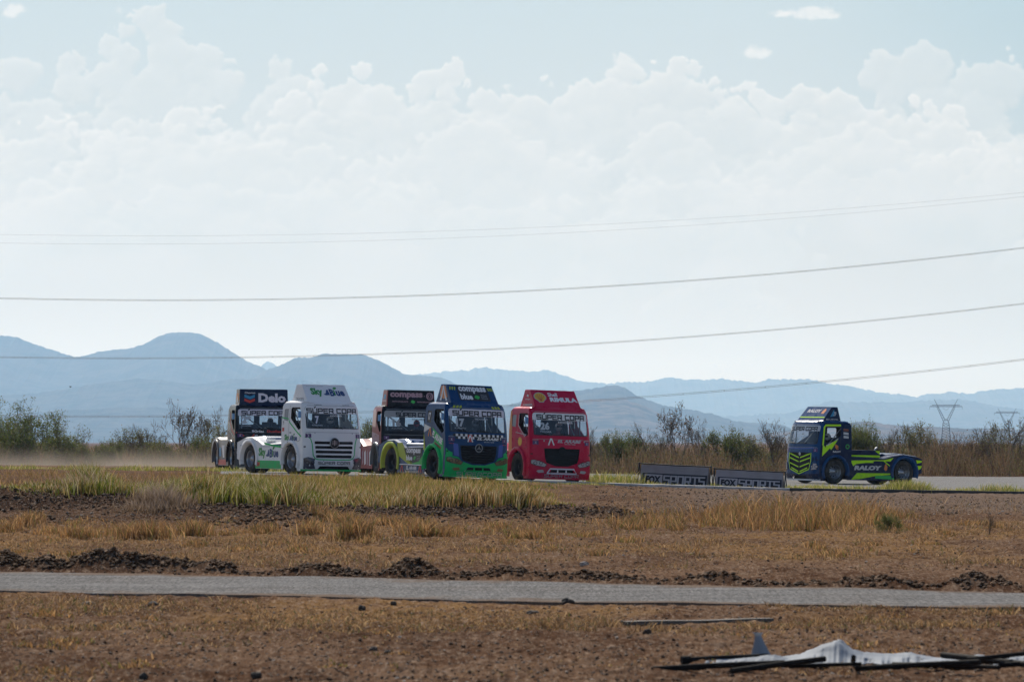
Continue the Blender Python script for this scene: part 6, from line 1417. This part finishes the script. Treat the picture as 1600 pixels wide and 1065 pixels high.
# ------------------------------------------------------------------ pylons and power lines
def pylon(px, D, s, label):
    base = Vector(((px - 800) / F * D, D, 0)); root = empty('pylon', base); tag(root, label, 'pylon', 'lattice pylons on the plain')
    k = D / F * s; tzv = lambda row: CH + (HOR - row) * D / F
    # heights in metres above the plain, taken at scale s
    yw = tzv(654 if s == 1 else 660.7); yb = 0; ya = tzv(635 if s == 1 else 645); yt = tzv(623.5 if s == 1 else 637.5)
    wv = 18.3 * k; wa = 25.5 * k; wb0 = 7.5 * k; wb1 = 4.6 * k; dp = 4 * k
    b = MB(); r = .17
    for sy in (-1, 1):
        for sx in (-1, 1): b.tube([(sx * wb0, sy * dp, yb), (sx * wb1, sy * dp * .5, yw - 6 * k), (sx * .6 * k, sy * dp * .3, yw)], r, 4)
        n = 8
        for i in range(n):
            z0 = yb + (yw - 6 * k - yb) * i / n; z1 = yb + (yw - 6 * k - yb) * (i + 1) / n; w0 = wb0 + (wb1 - wb0) * i / n; w1 = wb0 + (wb1 - wb0) * (i + 1) / n
            b.tube([(-w0, sy * dp * .8, z0), (w1, sy * dp * .7, z1)], r * .6, 3); b.tube([(w0, sy * dp * .8, z0), (-w1, sy * dp * .7, z1)], r * .6, 3); b.tube([(-w1, sy * dp * .7, z1), (w1, sy * dp * .7, z1)], r * .6, 3)
    b.build('tower_body', mat('galvanised_steel', (.05, .052, .055), .7), root)
    a = MB()
    for sx in (-1, 1):
        n = 9
        for sy in (-1, 1):
            a.tube([(sx * .6 * k, sy * dp * .3, yw - 3 * k), (sx * wv, 0, yt)], r, 4); a.tube([(sx * 3.6 * k, sy * dp * .3, yw - 5 * k), (sx * (wv * .82), 0, ya + 1 * k)], r, 4)
        for i in range(n):
            f0 = i / n; f1 = (i + 1) / n; p = Vector((sx * .6 * k, 0, yw - 3 * k)).lerp(Vector((sx * wv, 0, yt)), f0); q = Vector((sx * 3.6 * k, 0, yw - 5 * k)).lerp(Vector((sx * wv, 0, yt)), f1); a.tube([p, q], r * .7, 3)
        a.tube([(sx * wa, 0, ya - .6 * k), (sx * wa, 0, ya - 4.2 * k)], r * .8, 3); 
    a.tube([(-5 * k, 0, ya - 2 * k), (0, 0, ya - 6 * k), (5 * k, 0, ya - 2 * k)], r * .7, 3)
    a.build('forked_arms', MATS['galvanised_steel'], root)
    c = MB()
    for dz in (0, 2.6 * k): c.tube([(-wa + dz * 1.6, 0, ya + dz), (wa - dz * 1.6, 0, ya + dz)], r, 4)
    n = 18
    for i in range(n):
        x0 = -wa + 2 * wa * i / n; x1 = -wa + 2 * wa * (i + 1) / n; zt = lambda x: ya + 2.6 * k * min(1, (wa - abs(x)) / (4 * k))
        c.tube([(x0, 0, ya), ((x0 + x1) / 2, 0, zt((x0 + x1) / 2))], r * .8, 3); c.tube([((x0 + x1) / 2, 0, zt((x0 + x1) / 2)), (x1, 0, ya)], r * .8, 3)
    c.build('cross_arm', MATS['galvanised_steel'], root)
pylon(1478, 3300, 1, 'forked lattice pylon, left and larger of two')
pylon(1573.5, 4200, .78, 'forked lattice pylon, right and smaller of two')
def wire(pts, Y, r, label, pair=0.):
    us = np.linspace(-900, 2500, 160); xs = [p[0] for p in pts]; ys = [p[1] for p in pts]
    co = np.polyfit(xs, ys, 2); row = np.polyval(co, us); mb = MB()
    for s in ((0,) if not pair else (-.5, .5)):
        P = [at(u_, r_, Y) + Vector((0, 0, s * pair)) for u_, r_ in zip(us, row)]; mb.tube(P, r, 4)
    if pair:
        for k in range(2, 158, 3): mb.tube([at(us[k], row[k], Y) + Vector((0, 0, -pair * .6)), at(us[k], row[k], Y) + Vector((0, 0, pair * .6))], r * 1.3, 4)
    o = mb.build('power_cable', mat('weathered_cable', (.12, .12, .125), .7)); tag(o, label, 'cable', 'power cables crossing the sky')
wire([(0, 467), (225, 468), (450, 466), (800, 455), (1200, 431), (1600, 386)], 300, .011, 'dark double power cable, highest of the three thick ones', .07)
wire([(0, 558), (400, 557), (700, 549), (1000, 532), (1370, 500), (1600, 474)], 300, .011, 'dark double power cable crossing the mountain tops', .07)
wire([(60, 650), (350, 649), (550, 645), (880, 628), (1000, 619), (1240, 602), (1600, 561)], 300, .011, 'lowest dark power cable passing behind the trucks', .09)
wire([(0, 366), (400, 368), (800, 357), (1200, 334), (1600, 301)], 560, .009, 'thin faint cable, upper of the pale pair in the clouds')
wire([(0, 379), (400, 381), (800, 368), (1200, 342), (1600, 308)], 560, .009, 'thin faint cable, lower of the pale pair in the clouds')
def bird():
    o_ = at(110, 604, 300); mb = MB(); mb.lathe([(0, -.09), (.025, -.06), (.035, 0), (.022, .06), (0, .10)], 8, 0, (0, 0, 0), 'x')
    for s in (-1, 1): mb.add([(-.03, s * .02, .01), (.04, s * .02, .01), (.03, s * .12, .05), (-.03, s * .12, .05), (-.02, s * .20, .03)], [(0, 1, 2, 3), (3, 2, 4)], 0)
    mb.add([(-.08, -.02, 0), (-.08, .02, 0), (-.15, .03, 0), (-.15, -.03, 0)], [(0, 1, 2, 3)])
    o = mb.build('bird', mat('dark_feathers', (.02, .02, .02), .8)); o.location = o_; o.rotation_euler = (0, .1, .5); tag(o, 'tiny dark bird flying in front of the left mountains', 'bird')
bird()

# ------------------------------------------------------------------ torn tarpaulin and poles in the foreground
def gp(px, row, lift=0.):
    Y = (1.8 - lift) * F / (row - 690); return Vector(((px - 800) / F * Y, Y, lift))
def pole(a, b, r, label, caps=False, m=None):
    mb = MB(); mid = a.lerp(b, .5) + Vector((0, 0, .004)); mb.tube([a, mid, b], r, 10)
    d = (b - a).normalized()
    if caps: mb.tube([a - d * .02, a + d * .05], r * 1.5, 10)
    mb.tube([a.lerp(b, .33) - d * .03, a.lerp(b, .33) + d * .03], r * 1.18, 10)
    o = mb.build('pole', m or mat('black_pole', (.014, .012, .012), .8, spec=.1, vary=(8, .12))); tag(o, label, 'pole', 'black poles lying on the torn tarpaulin')
pole(gp(1020, 1044, .02), gp(1225, 1034, .06), .024, 'long black pole reaching furthest left out of the tarpaulin')
pole(gp(1068, 1030, .03), gp(1200, 1024, .05), .024, 'black pole with a knobbed end under the standing fold', True)
pole(gp(1142, 1047, .02), gp(1288, 1028, .09), .023, 'black pole running up over the tarpaulin from the lower left')
pole(gp(1338, 1043, .02), gp(1530, 1033, .10), .023, 'black pole lying low right of the tarpaulin hump')
pole(gp(1472, 1022, .08), gp(1680, 1046, .05), .026, 'thickest black pole sloping down to the right edge')
pole(gp(1510, 1029, .10), gp(1690, 1012, .16), .018, 'thin black pole rising to the right edge')
pole(gp(1395, 1036, .03), gp(1560, 1041, .06), .018, 'black pole half under the tattered sheet at right')
pole(gp(1560, 1038, .05), gp(1680, 1030, .10), .022, 'black pole crossing the others at the right edge')
pole(gp(1232, 1040, .03), gp(1345, 1036, .06), .016, 'thin black pole in front of the tarpaulin hump')
pole(gp(1332, 1033, .02), gp(1333, 1025, .13), .018, 'short black upright stub right of the tarpaulin hump')
def slab():
    a = gp(975, 973, .02); b = gp(1205, 968, .02); d = (b - a).normalized(); n = Vector((-d.y, d.x, 0)); mb = MB(); vs = []
    for t in np.linspace(0, 1, 12):
        c = a.lerp(b, t)
        for (p, q) in ((-.05, 0), (-.045, .035), (.045, .037), (.05, 0)): vs.append(c + n * p + Vector((0, 0, q - .015 + .004 * math.sin(t * 9))))
    mb.add(vs, [(i * 4 + k, i * 4 + k + 1, i * 4 + k + 5, i * 4 + k + 4) for i in range(11) for k in range(3)] + [(0, 1, 2, 3), (44, 45, 46, 47)])
    o = mb.build('plank', mat('weathered_board', (.10, .085, .075), .8, vary=(6, .5))); tag(o, 'flat weathered board lying alone left of the tarpaulin and poles', 'plank')
slab()
def tarp():
    m = bpy.data.materials.new('white_tarpaulin'); m.use_nodes = True; nt = m.node_tree; b = nt.nodes['Principled BSDF']
    b.inputs['Base Color'].default_value = (.22, .245, .29, 1); b.inputs['Specular IOR Level'].default_value = .15; b.inputs['Roughness'].default_value = .7
    t = nd(nt, 'ShaderNodeBsdfTranslucent'); t.inputs[0].default_value = (.40, .44, .52, 1); mx = nd(nt, 'ShaderNodeMixShader'); mx.inputs[0].default_value = .06
    nt.links.new(b.outputs[0], mx.inputs[1]); nt.links.new(t.outputs[0], mx.inputs[2]); nt.links.new(mx.outputs[0], nt.nodes['Material Output'].inputs['Surface'])
    root = empty('torn_tarpaulin', gp(1300, 1036)); tag(root, 'crumpled white torn tarpaulin lying among black poles in the foreground', 'tarpaulin')
    def sheet(name, prof, row0, depth, seed, thick=.004, amp=.02):
        """prof: (px, height m) of the crest; the sheet falls to the ground in front and behind"""
        Yc = 1.8 * F / (row0 - 690); us = np.linspace(prof[0][0], prof[-1][0], 150); hs = np.interp(us, [p[0] for p in prof], [p[1] for p in prof])
        ts = np.linspace(-1, 1, 34); V = []
        for t_ in ts:
            sh = np.clip(1 - abs(t_ - .1) / 1.0, 0, 1) ** .85; wob = .6 * fbm(us / 42 + t_ * .9, us * 0 + t_ * 2.6, 3, seed, .5)
            edge = fbm(us / 9, us * 0 + (3 if t_ > 0 else 9), 4, seed + 4)
            crease = 1 - np.abs(fbm(us / 48 + t_ * 1.6, us / 70 + t_ * 3.4, 3, seed + 7)) * 2.4
            y = Yc + t_ * depth * (1 + .35 * edge) + .04 * wob; x = (us - 800) / F * Yc + .05 * t_
            z = .8 * hs * sh * (1 + .6 * wob) + amp * np.clip(crease, 0, 1) * (.3 + sh) * np.minimum(1, hs * 12) + .012
            V.append(np.stack([x, y, z], 1))
        V = np.concatenate(V) - np.array(root.location); n = len(us); i = np.arange(33 * n).reshape(33, n)[:, :-1].ravel(); Fc = np.stack([i, i + 1, i + n + 1, i + n], 1)
        if name == 'tattered_sheet':
            cx = V[Fc].mean(1); keep = fbm(cx[:, 0] * 5, cx[:, 1] * 7, 3, seed + 30) > -.28; Fc = Fc[keep]
        o = np_mesh(name, V, Fc, [m], parent=root, smooth_=True); s_ = o.modifiers.new('t', 'SOLIDIFY'); s_.thickness = thick
    sheet('main_sheet', [(1196, .0), (1215, .03), (1250, .06), (1266, .11), (1285, .16), (1306, .205), (1314, .19), (1330, .12), (1348, .08), (1380, .06), (1400, .065), (1422, .085), (1440, .055), (1462, .03), (1480, .0)], 1034, .42, 5)
    sheet('tattered_sheet', [(1430, .02), (1480, .05), (1530, .06), (1560, .05), (1600, .07), (1640, .05), (1680, .0)], 1036, .40, 9, amp=.02)
    sheet('ragged_strip', [(1090, .0), (1110, .03), (1140, .02), (1180, .035), (1210, .05), (1235, .02), (1250, .0)], 1035, .16, 14, amp=.02)
    # standing fold
    mb = MB(); c = gp(1190, 1032) - root.location; rings = []
    for k in range(12):
        t_ = k / 11; z = .235 * t_; w = .085 * (1 - t_) ** 1.3 + .022 + (.02 if t_ > .93 else 0); rings += [(c.x + w * math.cos(a) - .035 * t_, c.y + .5 * w * math.sin(a) * (1 + .4 * math.sin(3 * a)), z + .004 * math.sin(5 * a)) for a in [i * 2 * math.pi / 14 for i in range(14)]]
    mb.add(rings, [(i * 14 + k, i * 14 + (k + 1) % 14, (i + 1) * 14 + (k + 1) % 14, (i + 1) * 14 + k) for i in range(11) for k in range(14)], 0, True); mb.build('standing_fold', m, root)
tarp()

# ------------------------------------------------------------------ dust raised behind the trucks
def dust():
    x0, x1, y0, y1, z0, z1 = -34.0, -9.3, 176.0, 222.0, .1, 3.4
    V = [(x, y, z) for z in (z0, z1) for y in (y0, y1) for x in (x0, x1)]; Fc = [(0, 2, 3, 1), (4, 5, 7, 6), (0, 1, 5, 4), (2, 6, 7, 3), (0, 4, 6, 2), (1, 3, 7, 5)]
    m = bpy.data.materials.new('dust_cloud'); m.use_nodes = True; nt = m.node_tree; nt.nodes.clear(); out = nd(nt, 'ShaderNodeOutputMaterial'); v = nd(nt, 'ShaderNodeVolumePrincipled'); v.inputs['Color'].default_value = (.92, .80, .68, 1)
    geo = nd(nt, 'ShaderNodeTexCoord'); sp = nd(nt, 'ShaderNodeSeparateXYZ'); nt.links.new(geo.outputs['Object'], sp.inputs[0])
    n = nd(nt, 'ShaderNodeTexNoise'); n.inputs['Scale'].default_value = .35; n.inputs['Detail'].default_value = 3; nt.links.new(geo.outputs['Object'], n.inputs['Vector'])
    hz = smooth(nt, sp.outputs[2], 2.0, .1); hz = mth(nt, 'MULTIPLY', hz, hz); sx = smooth(nt, sp.outputs[0], -9.6, -15.0); sy = mth(nt, 'MULTIPLY', smooth(nt, sp.outputs[1], 176, 184), smooth(nt, sp.outputs[1], 222, 210))
    dens = mth(nt, 'MULTIPLY', mth(nt, 'MULTIPLY', hz, sx), mth(nt, 'MULTIPLY', sy, smooth(nt, n.outputs[0], .30, .70))); dens = mth(nt, 'MULTIPLY', dens, DUST)
    nt.links.new(dens, v.inputs['Density']); nt.links.new(v.outputs[0], out.inputs['Volume'])
    o = np_mesh('dust', V, Fc, [m]); tag(o, 'brown dust hanging over the track behind the leftmost truck', 'dust', kind='stuff'); o.display_type = 'BOUNDS'
DUST = .05
dust()
